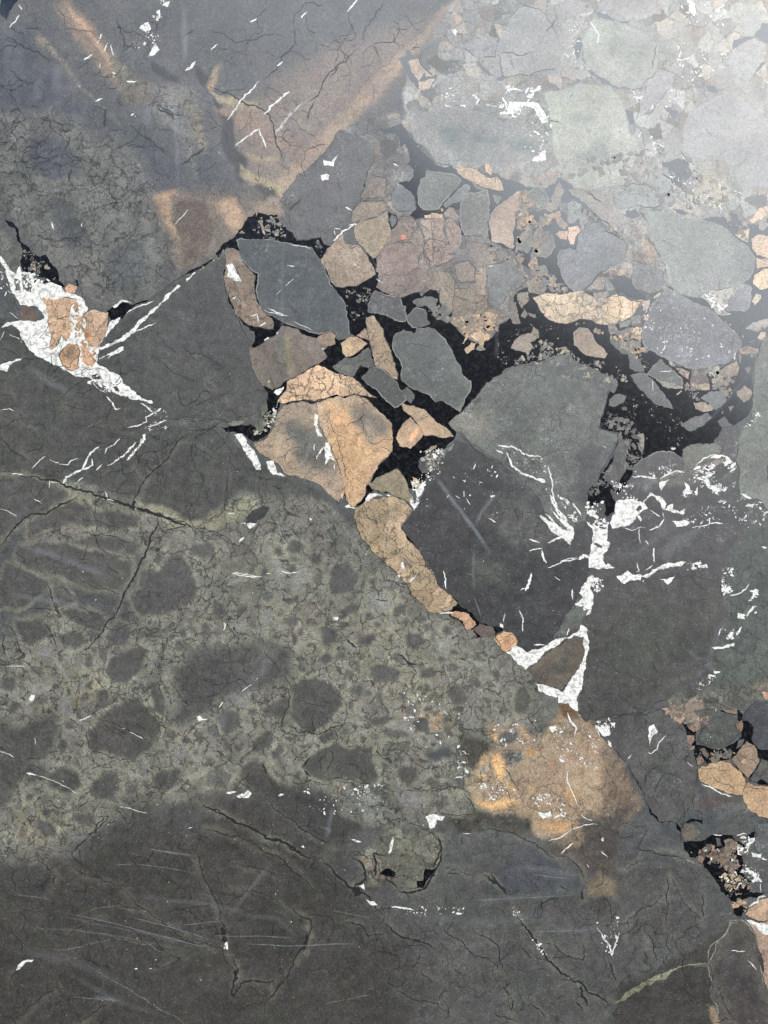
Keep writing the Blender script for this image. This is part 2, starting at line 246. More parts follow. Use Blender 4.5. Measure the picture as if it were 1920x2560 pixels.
# ------------------------------------------------------------------ outlines measured on the slab
# T soft tint of the body: tile colour feather crack speck | points
# K black seam, F fragment (colour crack speck [core..@width] [rim]), W calcite area, w calcite vein (width),
# c dark hairline (width), L mineral band (width colour), s scratch (width)
TRACE = """
T V 81.81.81 40 .15 .15 | -200,-200 980,-200 870,160 740,300 600,440 430,400 330,340 250,270 -200,260
T V 70.72.76 30 .1 .1 | -200,60 60,60 140,200 230,270 300,250 420,400 430,300 530,420 330,420 200,290 110,240 0,250 -200,260
T V 114.103.95 45 .2 .2 | 560,210 700,110 870,60 930,40 860,170 740,290 690,360 600,430 540,400 500,300 500,230
T V 140.122.106 18 .3 .2 | 860,120 930,60 960,10 985,0 900,110 860,165 740,290 690,350 630,420 580,440 600,390 660,340 700,280
T V 124.108.96 22 .3 .2 | 470,230 540,225 600,270 660,330 640,350 560,300 490,260
T V 118.104.92 20 .2 .2 | 150,0 190,40 250,130 300,190 270,200 200,140 140,50 110,20
T V 160.134.112 10 .3 .3 | 150,15 175,40 205,85 235,125 255,150 245,150 215,115 185,75 150,30
T V 150.128.106 10 .5 .5 | 205,95 235,130 260,150 250,160 215,120
T V 118.112.100 14 .7 .7 | 90,70 130,130 180,180 240,250 260,270 200,210 130,140 80,90
T V 104.98.88 14 .7 .8 | 230,120 280,150 330,180 390,200 420,230 400,260 340,240 270,220
T V 100.98.94 20 .8 .9 | 330,180 420,190 440,250 420,320 430,380 400,330 360,260 320,240
T V 57.57.59 9 .1 .1 | 325,130 385,165 390,180 360,175 325,150
T V 57.55.55 9 .2 .1 | 418,140 450,165 490,220 480,235 450,200 420,165
T V 140.128.106 9 .4 .3 | 450,190 500,205 560,235 550,245 500,225 455,200
T V 140.124.102 9 .4 .2 | 445,185 460,150 480,140 470,170 455,200
T V 112.106.92 14 .8 .4 | 400,210 430,240 450,310 440,330 420,290
T V 60.59.59 12 .3 .1 | 480,240 505,250 510,310 530,350 520,400 490,350 480,300
T V 138.126.104 9 .3 .3 | 520,325 570,340 610,345 590,355 540,345
T V 140.128.102 10 .3 .3 | 510,350 560,385 610,410 600,425 545,400 515,380
T V 70.66.60 9 .3 .1 | 550,400 590,410 600,430 560,425
T V 134.117.102 14 .5 .3 | 530,430 600,440 610,460 560,470 530,480
T V 93.93.88 30 1 .3 | -200,250 110,240 200,290 270,300 330,390 370,560 330,640 250,665 200,650 120,580 50,500 0,430 -200,440
T V 72.74.77 18 .3 .05 | 62,300 120,290 168,330 160,380 100,390 60,350
T V 79.81.81 16 .6 .1 | 110,430 160,440 175,530 140,540 115,480
T V 83.85.83 16 .6 .1 | 230,560 300,520 330,590 280,630 235,610
T V 87.87.81 12 .8 .5 | -200,440 0,480 60,560 50,600 10,590 -200,560
T V 87.81.76 40 .6 .3 | 320,420 480,400 560,420 540,500 450,570 385,600 370,540 345,480
T V 104.95.85 20 .4 .4 | 330,430 372,412 440,415 500,430 530,470 500,520 440,560 385,585 370,520 340,470
T V 146.124.102 16 .4 .3 | 338,425 380,415 365,440 370,480 405,510 410,530 385,520 360,480 340,455
T V 87.76.66 12 .3 .2 | 385,430 440,430 460,500 440,560 400,570 385,520 375,470
T V 160.136.112 26 .4 .4 | 470,440 500,428 532,465 515,500 485,485
T V 69.69.65 18 .15 .08 | -200,600 60,720 200,810 310,860 350,920 480,930 560,1000 700,1060 760,1100 700,1092 520,1090 400,1140 290,1090 130,1040 -200,1020
T V 102.101.93 22 1 .25 | -200,1030 0,1060 130,1040 290,1080 430,1140 520,1060 700,1080 780,1150 860,1250 1000,1330 1150,1450 1200,1530 1190,1560 1180,1800 1000,1770 850,1790 700,1760 600,1720 300,1740 100,1870 -200,1880
T V 74.75.74 14 .2 .05 | -100,1240 0,1150 60,1130 120,1170 250,1150 300,1180 320,1230 290,1330 260,1350 200,1380 110,1310 60,1360 -100,1420
T J 75.74.71 13 .25 .08 | -200,870 0,760 300,800 500,860 440,920 300,1010 190,1020 100,1080 0,1150 -200,1150
T J 76.75.72 13 .2 .08 | 640,990 760,970 870,1030 860,1090 740,1110 640,1070 420,1060 300,1100 200,1140 200,1050 400,960 520,900
T J 77.76.73 12 .2 .05 | 480,1180 620,1150 760,1170 900,1210 860,1260 700,1240
T J 74.73.70 14 .2 .05 | 130,1210 300,1180 480,1210 650,1260 850,1320 830,1420 780,1500 600,1480 400,1400 200,1330 120,1270
T J 74.73.70 14 .3 .05 | 20,1420 60,1310 200,1360 300,1430 250,1520 100,1600 0,1600 -100,1600 -100,1500
T J 77.76.73 11 .3 .05 | 330,1480 400,1450 480,1560 380,1600
T J 80.79.76 9 .3 .05 | 990,1270 1060,1230 1080,1300 1020,1330
T J 75.74.71 14 .2 .05 | 920,1380 960,1350 1040,1360 1120,1240 1200,1250 1230,1350 1260,1480 1200,1580 1050,1640 900,1620 860,1540 930,1480
T J 82.81.78 12 .3 .05 | 1250,1200 1380,1200 1400,1280 1330,1310 1260,1270
T J 118.116.100 12 1 .2 | 400,830 520,880 640,930 560,960 470,920
T J 122.120.102 12 .9 .2 | 870,900 1060,950 1200,1040 1320,1040 1440,960 1560,900 1659,860 1659,1000 1400,1100 1100,1100 960,1000
T V 118.113.96 20 1 .4 | 140,1440 220,1440 230,1490 170,1530 130,1490
T V 108.105.92 26 1 .3 | 50,1730 130,1720 150,1790 60,1830 20,1790
T V 112.109.97 30 1 .3 | 580,1300 760,1300 920,1400 1000,1500 860,1560 760,1440 620,1380
T N 74.73.70 12 .2 .05 | 740,500 790,400 880,340 980,320 1020,350 960,420 930,500 870,570 790,580
T N 71.70.66 10 .15 .05 | 600,900 680,830 760,760 850,700 940,675 990,740 1060,800 1095,880 1080,960 1000,1050 920,1110 820,1090 700,1060 620,1020
T N 76.75.72 9 .2 .05 | 1020,580 1080,570 1110,650 1130,720 1100,780 1050,740 1030,650
T N 74.73.70 14 .3 .05 | 640,1250 720,1180 820,1190 840,1280 780,1370 700,1360 650,1320
T N 72.71.67 16 .3 .05 | 330,1200 430,1150 540,1180 570,1260 500,1330 420,1330 350,1300
T N 76.75.72 14 .3 .05 | 1050,1230 1120,1170 1220,1180 1240,1260 1180,1310 1080,1290
T N 75.74.71 12 .3 .05 | 400,270 480,235 560,250 580,300 540,350 450,345 410,310
T N 77.76.73 14 .4 .05 | 680,640 750,610 780,650 750,730 690,710
T N 80.79.76 10 .5 .05 | 1200,360 1220,290 1260,300 1250,360
T N 76.75.72 24 .4 .1 | 1200,480 1300,460 1400,380 1540,340 1750,350 1750,600 1500,650 1450,720 1300,850 1200,860 1180,780 1240,640 1220,540
T N 75.74.71 24 .4 .1 | 250,830 350,800 400,900 340,1080 200,1120 0,1040 -100,1040 -100,870 150,880
T N 75.74.71 24 .4 .1 | -100,1040 200,1120 330,1150 330,1250 250,1260 100,1240 60,1400 -100,1500
T N 78.77.74 14 .3 .05 | 480,1520 540,1470 650,1480 650,1540 560,1570
T N 73.72.68 11 .2 .05 | 430,80 530,60 640,90 720,140 690,210 600,190 480,130
T N 74.73.70 13 .3 .05 | 110,150 250,120 330,200 300,270 200,290 150,230
T N 80.79.76 12 .5 .05 | 230,450 290,440 300,480 240,490
T N 80.79.76 10 .15 .05 | 1490,830 1540,780 1650,790 1659,870 1560,950 1510,910
T N 79.78.75 14 .4 .05 | 1340,940 1400,910 1420,980 1370,1010
T N 80.79.76 14 .4 .05 | 0,520 80,520 120,580 60,640 0,620
T N 82.81.78 14 .5 .05 | 720,220 820,170 920,200 860,290 760,280
T N 82.81.78 12 .5 .05 | 1400,900 1480,880 1500,960 1430,960
T M 76.75.72 12 .25 .05 | 930,30 1000,25 1110,90 1060,190 980,240 910,190
T M 77.76.73 12 .25 .05 | 740,-10 840,-20 820,50 760,40
T M 82.82.79 12 .5 .05 | 420,230 470,210 500,240 470,280 420,260
T M 79.78.75 9 .4 .05 | 630,250 670,235 680,280 640,290
T M 81.80.77 9 .4 .05 | 820,290 860,280 870,320 830,330
T M 76.75.72 12 .4 .05 | 975,370 1040,320 1100,300 1090,350 1020,400
T M 81.80.77 11 .4 .05 | 760,380 820,370 810,420 770,415
T M 81.80.77 12 .4 .05 | 240,340 320,320 330,370 260,380
T M 76.75.72 13 .3 .05 | 840,480 930,490 940,570 860,590 840,540
T M 79.78.75 12 .4 .05 | 1060,530 1180,515 1200,550 1150,590 1070,575
T M 77.76.73 14 .3 .05 | 1410,520 1500,500 1540,560 1480,620 1420,590
T M 78.77.74 13 .2 .05 | 1190,760 1290,730 1390,780 1340,850 1240,850 1190,810
T M 81.80.77 13 .4 .05 | 1310,640 1380,640 1430,700 1370,710
T M 75.74.71 26 .5 .1 | -100,650 200,600 440,570 600,600 620,780 480,860 300,900 100,950 -100,900
T M 72.71.67 10 .2 .05 | 620,880 720,840 880,870 960,930 980,1040 880,1130 760,1170 640,1110 600,1020
T M 75.74.71 9 .2 .05 | 420,1040 560,970 610,960 590,1060 500,1110 430,1090
T M 71.70.66 9 .2 .05 | 350,1300 420,1220 480,1190 500,1240 470,1310 400,1350
T M 76.75.72 8 .2 .05 | 480,1360 530,1290 570,1300 540,1370 500,1400
T M 81.80.77 8 .4 .05 | 670,1280 780,1240 790,1270 720,1290
T M 79.78.75 8 .3 .05 | 810,1230 930,1180 940,1230 860,1270
T M 71.70.66 9 .15 .05 | 720,1420 800,1330 930,1280 1050,1320 1110,1300 1195,1310 1200,1440 1230,1500 1170,1540 1000,1500 860,1530 760,1490
T M 71.70.66 16 .2 .05 | 280,1450 400,1400 440,1450 520,1540 550,1659 380,1640 300,1560
T M 77.76.73 10 .3 .05 | 1170,1110 1270,1060 1330,1080 1290,1130 1200,1140
T M 81.80.77 12 .4 .05 | 1230,1170 1400,1190 1450,1230 1300,1230
T M 77.76.73 12 .3 .05 | 1560,1330 1659,1310 1659,1390 1590,1370
T M 79.78.75 10 .3 .05 | 480,1430 560,1490 600,1520 520,1490
T V 60.58.54 90 .2 .08 | -200,1890 110,1870 270,1760 420,1760 480,1710 560,1700 700,1800 820,1960 880,1990 1000,1990 1250,2212 1250,2500 -200,2500
T V 60.60.57 24 .2 .08 | 520,1680 600,1690 700,1710 770,1740 780,1790 720,1830 600,1780
T V 73.73.70 70 .25 .2 | 880,1890 1000,1880 1130,1830 1260,1830 1290,1900 1330,1760 1400,1740 1480,1820 1530,1880 1560,1960 1530,2030 1560,2200 1500,2500 1000,2500 880,2100
T V 76.77.76 14 .3 .3 | 1340,1790 1400,1750 1480,1860 1520,1890 1430,1870 1340,1840
T V 59.56.53 24 .15 .05 | 1330,2140 1430,2090 1560,2000 1640,2060 1800,2200 1800,2500 1280,2500
T V 100.100.88 14 1 .5 .9 | 830,1790 960,1800 950,1870 900,1930 850,1900 790,1920 780,1850
T V 98.99.92 14 1 .9 .9 | 700,1680 760,1690 830,1700 850,1750 800,1780 740,1760
T V 68.70.72 26 .3 .1 | 1290,1560 1450,1500 1520,1700 1560,1800 1450,1830 1390,1740 1350,1620
T V 64.62.61 30 .15 .35 | 1280,900 1600,960 1700,1100 1700,1330 1560,1500 1260,1540 1230,1400 1250,1200
T H 79.79.77 12 .5 .9 .9 | 560,1300 900,1250 1000,1200 1380,1120 1400,1290 1200,1350 800,1400 560,1420
T L 72.76.70 22 .7 .2 | 1320,960 1420,500 1659,200 1800,200 1800,1650 1500,1750 1200,1650 1250,1400 1320,1200
T L 87.85.77 14 .9 .6 .9 | 800,1780 950,1700 1250,1650 1659,1600 1800,1640 1659,1750 1400,1800 1240,1850 1000,1900 900,1860
T L 77.77.77 20 .2 .1 | 700,480 860,300 930,360 900,430 760,500 560,640 480,650 400,640
T L 83.83.83 14 .2 .1 | 840,520 1000,430 1130,390 1080,480 960,550 820,620
T L 77.77.79 14 .2 .1 | 950,1650 1060,1500 1200,1440 1230,1480 1120,1560 1000,1660 850,1740
T L 83.85.79 16 .4 .3 | 110,930 200,940 230,1030 180,1150 60,1230 0,1230 30,1100
T V 112.98.82 18 .6 .6 | 1190,1530 1240,1530 1300,1590 1350,1650 1390,1750 1330,1800 1300,1860 1200,1820 1140,1790 1100,1750 1030,1750 1020,1690 1020,1640 1080,1580 1150,1600
T P 138.120.100 14 .7 .6 | 1340,150 1450,180 1659,350 1700,800 1659,1300 1500,1250 1400,1150 1200,1250 1080,1180 1000,1100 800,1060 640,1050 600,980 560,860 520,780 600,620 640,520 760,500 850,450 700,350 740,270 860,260 1000,290 1100,400 1200,380 1260,250
T P 148.128.108 16 .4 .5 | 1300,400 1659,420 1659,800 1500,900 1350,800 1300,600
T P 96.74.50 8 .4 .2 | 1310,150 1400,150 1480,230 1400,250 1330,230
T P 76.77.71 12 .8 1 | 850,500 1000,510 1020,590 900,620
T P 202.162.112 9 .3 .1 | 760,530 810,515 860,590 885,660 870,740 830,750 780,660
T P 186.150.106 12 .6 .2 | 640,560 700,540 740,700 720,740 660,700
T P 172.138.102 8 .3 .2 | 955,280 1010,320 1070,390 1040,420 990,350
T P 196.158.112 8 .5 .3 | 750,370 810,360 820,420 770,410
T P 170.136.98 9 .5 .2 | 780,290 850,280 870,320 800,340
T P 180.134.98 6 .5 .2 | 890,260 930,255 935,280 905,280
T P 174.146.110 12 .3 .1 | 880,770 960,800 960,880 910,830
T P 174.146.110 12 .3 .1 | 1040,820 1110,830 1080,870 1040,870
T P 196.160.116 12 .4 .2 | 620,960 700,960 780,950 900,930 960,960 860,1000 700,1020 640,1000
T P 164.132.88 12 .4 .2 | 1050,520 1150,520 1130,560 1060,570
T P 166.132.98 16 .3 .3 | 1100,1130 1170,1120 1450,1120 1400,1180 1250,1200
T P 156.126.92 14 .4 .2 | 1350,780 1440,840 1480,960 1430,960
T P 166.132.100 9 .5 .2 | 1220,620 1250,610 1250,650 1230,650
T P 130.112.96 18 1 .7 | 0,120 200,130 350,200 460,290 400,400 200,330 60,200
T P 188.132.98 8 .8 .4 | 160,250 220,240 220,300 180,300
T P 176.130.98 7 .8 .4 | 310,220 350,240 340,260 310,250
T P 68.70.70 14 .2 .05 | 220,520 350,490 420,520 400,590 300,600 230,570
T P 96.98.90 10 .5 .2 | 1050,130 1300,80 1290,200 1160,340 1080,240
T P 74.70.62 12 .8 .3 | 500,400 600,380 760,460 700,500 600,620 520,640 480,500
T P 66.64.57 12 .7 .2 | 370,1070 600,1060 800,1060 1080,1110 1080,1180 960,1210 800,1170 650,1190 500,1200 400,1140
T P 70.72.74 18 .15 .05 | 750,1700 800,1500 900,1400 1000,1320 1150,1350 1300,1450 1500,1590 1540,1700
T P 76.68.62 20 .3 .2 | 1240,1330 1500,1290 1659,1330 1720,1300 1659,1500 1500,1520 1440,1400 1300,1400
T Q 72.67.62 24 .3 .3 | -100,1220 150,1180 300,1120 420,1060 250,1280 230,1500 250,1750 150,1780 -100,1500
T Q 74.68.64 14 .2 .1 | 930,1000 1200,940 1400,1010 1350,1060 1100,1120 900,1110
T Q 87.87.85 12 .4 .6 | 1100,1100 1400,1040 1450,1130 1200,1180
T S 116.104.86 16 .5 .3 | 870,420 930,380 1000,420 1000,480 880,480
T S 64.60.57 8 .2 .1 | 870,490 980,490 970,560 920,570
T S 124.108.90 9 .4 .2 | 1390,960 1430,960 1500,1100 1440,1100
T V 94.93.90 10 .5 .7 .9 | 740,280 870,230 900,330 960,420 880,470 800,450 740,400
T V 132.132.128 9 .35 .8 .9 | 880,150 985,0 1000,-200 1900,-200 1900,700 1620,640 1500,640 1200,560 1120,400 960,360 870,260
T B 94.99.99 32 .1 .1 | 150,520 260,475 400,485 540,520 620,580 640,640 500,690 320,680 240,680 190,620
T B 112.112.108 20 .8 1 | 640,400 730,400 720,640 640,700 600,640
T B 92.97.94 60 .1 .15 | 760,480 850,410 950,420 1010,500 1060,600 1050,680 960,740 860,740 800,650
T B 122.124.122 26 .3 .5 | 850,180 900,80 1000,90 1130,150 1185,200 1170,310 1120,370 1010,375 930,330 870,270
T B 110.112.112 30 .2 .2 | 1380,480 1480,430 1600,500 1720,540 1720,800 1560,800 1480,690 1380,640
T B 142.134.122 12 .6 .7 | 1320,840 1400,740 1480,760 1500,860 1400,900
T B 117.115.119 22 .2 .2 | 560,80 700,60 760,200 740,300 600,330 500,300 520,180
T F 115.112.110 20 .7 1 .9 | 440,440 600,420 620,600 740,760 800,900 820,1020 720,900 540,900 480,800 510,700 440,600
T F 148.134.122 14 .6 .8 .9 | 590,640 700,680 740,800 700,860 600,820
T E 96.92.88 18 .8 .7 .9 | 0,60 180,90 240,350 180,500 120,760 0,960 -100,700
T E 100.94.88 18 .9 .6 .9 | 0,1150 200,800 700,1000 1000,1050 1250,1200 1280,1500 1100,1700 640,1700 500,1450 200,1450
K D | 0,640 60,560 130,525 180,470 240,380 260,345 330,340 350,300 420,320 510,320 530,380 590,440 640,470 670,540 760,520 870,505 895,560 940,580 1000,620 960,720 1000,900 1100,900 1200,800 1250,640 1330,640 1400,660 1400,760 1600,900 1659,900 1700,1000 1900,960 G:350,150 500,60 620,200 700,300 760,400 800,440 880,420 960,320 1060,260 1060,120 1120,60 1200,60 1300,60 1380,20 1500,60 1659,120 H:420,0 560,60 640,120 760,300 900,380 1100,420 1300,380 1420,330 1440,280 F:1440,1520 1400,1450 1300,1340 1260,1290 1300,1230 1480,1200 1500,1040 1440,1000 1500,900 1500,720 1370,640 1320,570 1240,530 1110,500 1110,490 1230,470 1300,470 1320,500 1355,500 1350,440 1400,445 1420,500 1500,530 1560,540 1659,480 1800,460 1800,1600 1659,1520 H:1640,140 1600,200 1580,300 1540,400 1535,560 1530,640 1520,740 1500,780 1430,840 1380,880 1330,850 1300,800 1240,840 1280,900 1230,980 1200,1030 1000,1045 960,1090 940,1140 860,1090 780,1085 700,1100 630,1160 580,1200 540,1270 500,1330 430,1400 400,1440 350,1400 390,1500 390,1570 330,1600 300,1520 230,1520 200,1560 165,1500 160,1440 180,1390 240,1370 260,1280 340,1180 390,1080 410,1010 420,930 340,920 260,900 270,830 300,760 300,700 330,640 400,490 200,400 0,300 G:1200,560 1000,620 900,700 840,830 780,880 680,1000 660,1080 560,1200 540,1290 500,1350 420,1400 380,1450 340,1440 100,1450 40,1540 -20,1560 I:1100,1120 1060,1130 900,900 800,420 560,400 540,460 480,610 430,650 370,680 330,650 300,620 180,610 150,575 250,560 380,540 440,440 470,370 440,300 380,230 330,140 325,20 D:260,1430 320,1370 320,1290 200,1190 100,1000 70,900 70,700 60,640 0,700
K B | -40,560 60,540 75,530 110,590 150,640 180,670 220,710 280,720 320,750 400,780 460,820 540,860 440,1000 300,900 200,940 130,950 110,930 140,900 130,860 60,790 110,770 125,740 100,710 115,690 90,620 75,640 70,590
K E | 600,380 700,430 900,440 1000,440 1130,500 1250,560 1420,560 1480,480 1540,480 1659,590 1659,1300 1659,1420 1560,1400 1420,1420 1280,1480 1250,1500 1300,1400 1310,1250 1180,1200 1100,1070 960,1010 930,960 700,960 690,700 640,690 560,720 700,500 640,440
K E | 100,760 170,790 185,850 125,915 95,850
K F | 640,330 660,320 665,370 610,370 / 700,400 780,410 760,425 700,415 / 870,400 930,410 1010,440 960,460 900,430 / 380,960 420,970 470,960 510,980 530,1050 600,1100 650,1140 640,1160 560,1150 500,1150 460,1100 400,1100 360,1000 / 980,1130 1060,1140 1160,1180 1240,1280 1180,1260 1100,1200 1020,1160 / 810,1040 860,1050 880,1080 830,1060 / 690,885 735,885 725,930 700,930 / 480,420 560,410 600,460 540,480 480,470 / 0,240 60,300 130,350 230,450 320,530 440,640 460,670 380,610 300,550 220,490 120,440 60,350 0,330
K B | 910,50 960,60 1010,95 1060,88 1050,105 980,95 925,70 / 1620,100 1700,85 1700,190 1640,185 1600,150 / 1510,170 1600,160 1540,190 1505,215 / 820,230 840,150 850,200 840,260 / 850,270 940,340 1000,380 940,360 880,310 / 1040,470 1080,480 1085,530 1060,540 / 1390,370 1430,370 1445,405 1400,390 / 1580,280 1650,270 1600,330 / 400,260 480,340 520,320 540,335 490,350 430,310 / 100,210 140,250 125,280 110,330 95,260 / 780,360 860,340 850,350 800,370 / 680,90 740,140 735,148 690,110 / 1210,460 1270,480 1260,510 1220,480 / 1180,620 1200,640 1190,670
K A | 0,-20 90,-20 50,40 30,90 0,60 / 1590,740 1580,800 1555,870 1565,790 / 1438,775 1465,800 1485,850 1462,872 1448,820 / 1370,940 1400,960 1390,970
K D | 960,30 1000,90 1020,160 1010,200 990,130 / 1030,120 1065,170 1035,160 / 835,340 890,380 870,390 840,370 / 610,290 680,250 620,310 / 1070,600 1110,610 1080,700 1065,770 1060,690 1085,650 / 920,800 1010,830 960,850 950,880 / 1260,355 1330,335 1280,360 / 1490,550 1580,540 1530,560 / 1490,680 1540,680 1520,690 / 1500,915 1560,900 1540,920
K C | 35,130 90,150 120,190 130,260 200,330 260,370 300,350 320,400 370,450 380,520 420,560 400,570 330,530 280,560 290,500 230,490 150,460 130,400 145,320 110,250 100,190 50,160 / 485,515 505,520 510,560 495,555
K C j.05 | 690,722 780,655 850,680 940,650 1020,635 1080,580 1130,530 1150,510 1180,490 1240,450 1300,430 1380,380 1440,320 1490,270 1540,230 1600,140 1659,80 1659,250 1540,250 1500,300 1460,340 1380,400 1300,455 1250,470 1200,530 1120,570 1050,640 990,655 880,680 830,720 780,790 760,770 720,780
K P | 210,1500 250,1505 290,1500 290,1560 250,1560 220,1600 190,1659 140,1659 140,1600 190,1600 195,1540
K S | 20,365 50,380 45,400 10,400 -20,385
K Q | 820,285 860,320 900,380 960,400 950,440 960,520 1030,530 1100,560 1180,570 1280,520 1370,450 1480,460 1540,560 1622,570 1700,580 1700,700 1622,680 1560,650 1530,740 1480,800 1440,850 1520,870 1550,840 1622,880 1622,900 1520,880 1430,830 1280,650 1200,670 1080,690 970,720 950,640 930,540 870,430
K Q | 1170,200 1250,225 1350,200 1390,240 1390,300 1450,310 1490,360 1470,460 1390,460 1370,400 1390,330 1340,290 1340,240 1230,230 / 860,1240 910,1205 960,1210 1020,1220 1020,1250 960,1225 900,1245 / 765,1240 820,1290 815,1330 780,1300 / 520,1105 560,1160 620,1200 665,1245 620,1235 540,1170 / 400,850 440,890 430,905 / 560,240 575,240 575,300 565,310
K Q | 840,1420 1030,1400 1060,1380 1200,1350 1300,1360 1500,1320 1500,1400 1440,1460 1440,1520 1400,1620 1360,1700 1470,1780 1450,1880 1600,1880 1540,1920 1400,1950 1420,2040 1370,2110 1300,2080 1280,1960 1190,1880 1110,1740 1030,1650 1020,1560 900,1560 850,1480
K K | 50,460 110,520 180,600 300,560 200,615 160,600 60,490 / 440,960 500,1040 600,1100 660,1190 840,1220 860,1250 790,1280 720,1310 640,1310 600,1240 540,1240 470,1150 410,1130 400,1100 430,1080
K H | 470,1250 510,1260 480,1380 420,1450 400,1420
K L | 280,20 240,70 225,110 230,160 250,120 320,20 / 350,270 380,230 450,200 440,240 380,290 360,280
K B | 840,150 855,180 860,260 930,340 1010,385 1120,385 1180,320 1200,300 1190,310 1120,372 1010,377 930,332 868,270 848,180
K B | 60,250 130,240 200,290 230,330 200,380 160,400 140,380 110,340
K B | 1200,700 1300,690 1340,760 1290,830 1220,780
F B 137.140.133 .3 .5 core117.122.117@90 rim | 850,180 900,80 1000,90 1130,150 1185,200 1170,310 1120,370 1010,375 930,330 870,270
F B 144.146.137 .2 .5 core103.110.108@150 rim | 690,400 760,390 850,360 980,370 1040,460 1060,560 1110,650 1080,720 980,780 880,820 800,790 760,740 730,620 715,520
F B 122.122.119 .2 .4 core94.101.101@60 rim | 120,520 180,480 260,470 400,480 520,510 640,560 720,640 640,690 470,710 310,690 230,700 200,650 150,620 110,560
F B 131.131.128 .2 .5 | 600,20 700,60 740,140 760,220 750,300 640,320 520,335 500,280 490,200 540,90
F B 135.135.135 .2 .5 rim | 1290,640 1290,560 1330,480 1400,440 1480,400 1560,430 1640,500 1700,530 1700,810 1560,820 1500,760 1480,700 1400,690 1330,700
F B 133.133.133 .2 .4 rim | 1540,80 1580,45 1620,60 1625,120 1590,160 1540,150
F B 131.131.131 .3 .4 rim | 1500,230 1560,180 1600,165 1650,200 1640,260 1590,330 1560,350 1510,320 1480,270
F B 135.133.131 .3 .4 rim | 910,20 1000,-20 1180,-30 1200,60 1080,80 1010,90 960,55
F B 128.128.128 .3 .5 | 1130,350 1190,300 1260,320 1220,400 1160,460 1090,520 1100,420
F B 133.131.126 .3 .4 | 780,330 830,300 885,310 860,345
F B 126.126.126 .2 .4 rim | 1130,740 1240,770 1240,870 1170,900 1000,870 1020,820
F B 124.124.122 .2 .4 rim | 1430,300 1480,290 1530,330 1500,390 1450,380
F B 126.124.124 .3 .4 rim | 720,20 790,0 880,10 900,50 800,80 740,60
F B 124.124.124 .3 .4 | 330,200 420,150 500,160 480,250 400,250
F V 68.68.65 .15 .2 | 240,700 300,665 370,612 430,580 490,548 485,600 490,650 520,700 545,740 540,760 560,810 580,850 570,880 560,925 480,910 360,905 310,865 210,780
F D 69.73.73 .2 .25 core66.71.72@60 rim | 165,530 210,513 330,525 480,535 590,555 700,575 795,590 830,650 865,695 910,790 950,900 1000,950 1045,1010 1075,1080 1085,1160 1105,1230 1115,1305 1000,1300 920,1295 850,1315 760,1290 640,1245 560,1215 470,1160 400,1140 340,1010 330,960 345,890 350,810 290,780 240,720 195,680 190,600
F D 118.102.88 .8 .4 | 80,600 130,595 190,620 200,690 250,740 300,790 332,830 325,870 325,960 340,1030 380,1110 430,1160 465,1180 485,1230 480,1275 430,1275 340,1255 270,1240 220,1200 150,1150 140,1080 105,1000 80,930 70,870 80,780 75,700
F I 104.94.84 .2 .25 | 335,30 D:330,1420 400,1370 500,1310 540,1245 610,1245 680,1265 720,1310 780,1330 840,1345 900,1300 945,1290 990,1320 990,1390 930,1410 895,1450 925,1500 880,1540 I:780,155 690,215 640,240 590,260 550,300 500,322 440,290 400,240 370,190 340,110
F D 124.106.90 .2 .2 | 895,1300 945,1288 990,1315 990,1395 925,1410 860,1390 840,1345
F D 76.77.72 .4 .2 | 985,1300 1050,1295 1120,1310 1160,1330 1080,1350 1020,1365 995,1345
F D 173.146.116 .5 .2 | 1030,1380 1080,1350 1170,1330 1210,1350 1260,1390 1210,1440 1140,1490 1080,1510 1045,1465
F D 142.122.102 .6 .2 | 1165,1320 1230,1260 1260,1290 1268,1365 1215,1345
F I 83.82.76 .6 .4 | 915,155 1000,95 1050,95 1165,20 1190,100 1210,155 1160,165 1110,150 1055,230 960,200
F D 156.136.110 .8 .3 | 1235,1170 1310,1155 1345,1210 1385,1260 1395,1330 1440,1410 1465,1490 1470,1540 I:1350,130 1365,250 1330,235 1280,190 1215,160 1200,90 D:1285,1440 1265,1350 1250,1250
F D 74.73.72 .1 .6 rim | 1255,1060 1320,950 1420,985 1530,1000 1545,1070 1575,1080 1570,1210 1480,1200 1380,1150 1260,1130
F G 72.72.68 .2 .1 rim | 318,250 390,185 450,205 485,300 440,320 365,332 330,295
F A 81.80.79 .25 .3 | 1210,870 1280,760 1370,690 1410,640 1470,560 1540,580 1610,620 1620,700 1585,760 D:1210,130 1195,220 1130,290 1125,380 1060,430 980,450 950,520 880,505 870,505 670,540 640,440 A:1250,960 1240,900
F A 83.81.77 .6 .3 | 1230,860 1300,840 1330,870 1255,915 1215,900
F D 120.106.92 .3 .4 | 1125,390 1130,290 1200,210 1390,205 1430,280 1330,345 1210,365
F D 112.100.92 .5 .4 | 1200,150 1250,80 1330,0 1420,20 1400,190 1200,205
F D 135.120.101 .3 .7 | 1140,420 1200,370 1330,350 1420,290 1430,380 1455,460 1440,540 1380,620 1330,680 1300,690 1250,640 1180,560 1150,500
F D 142.124.106 .5 .6 | 865,690 920,600 980,540 1050,460 1080,560 1180,570 1240,640 1290,720 1330,820 1260,860 1170,915 1060,930 990,920 950,880 925,800
F E 116.102.92 .8 .35 | 0,1130 130,920 200,800 300,800 380,900 400,1000 390,1100 450,1190 430,1300 420,1430 300,1440 200,1480 100,1440 0,1390
F E 120.103.95 .4 .3 | 0,1150 60,1060 180,1010 300,1020 380,1100 350,1210 250,1290 100,1290 0,1260
F E 203.116.88 .2 .2 | 205,955 245,955 250,985 215,990
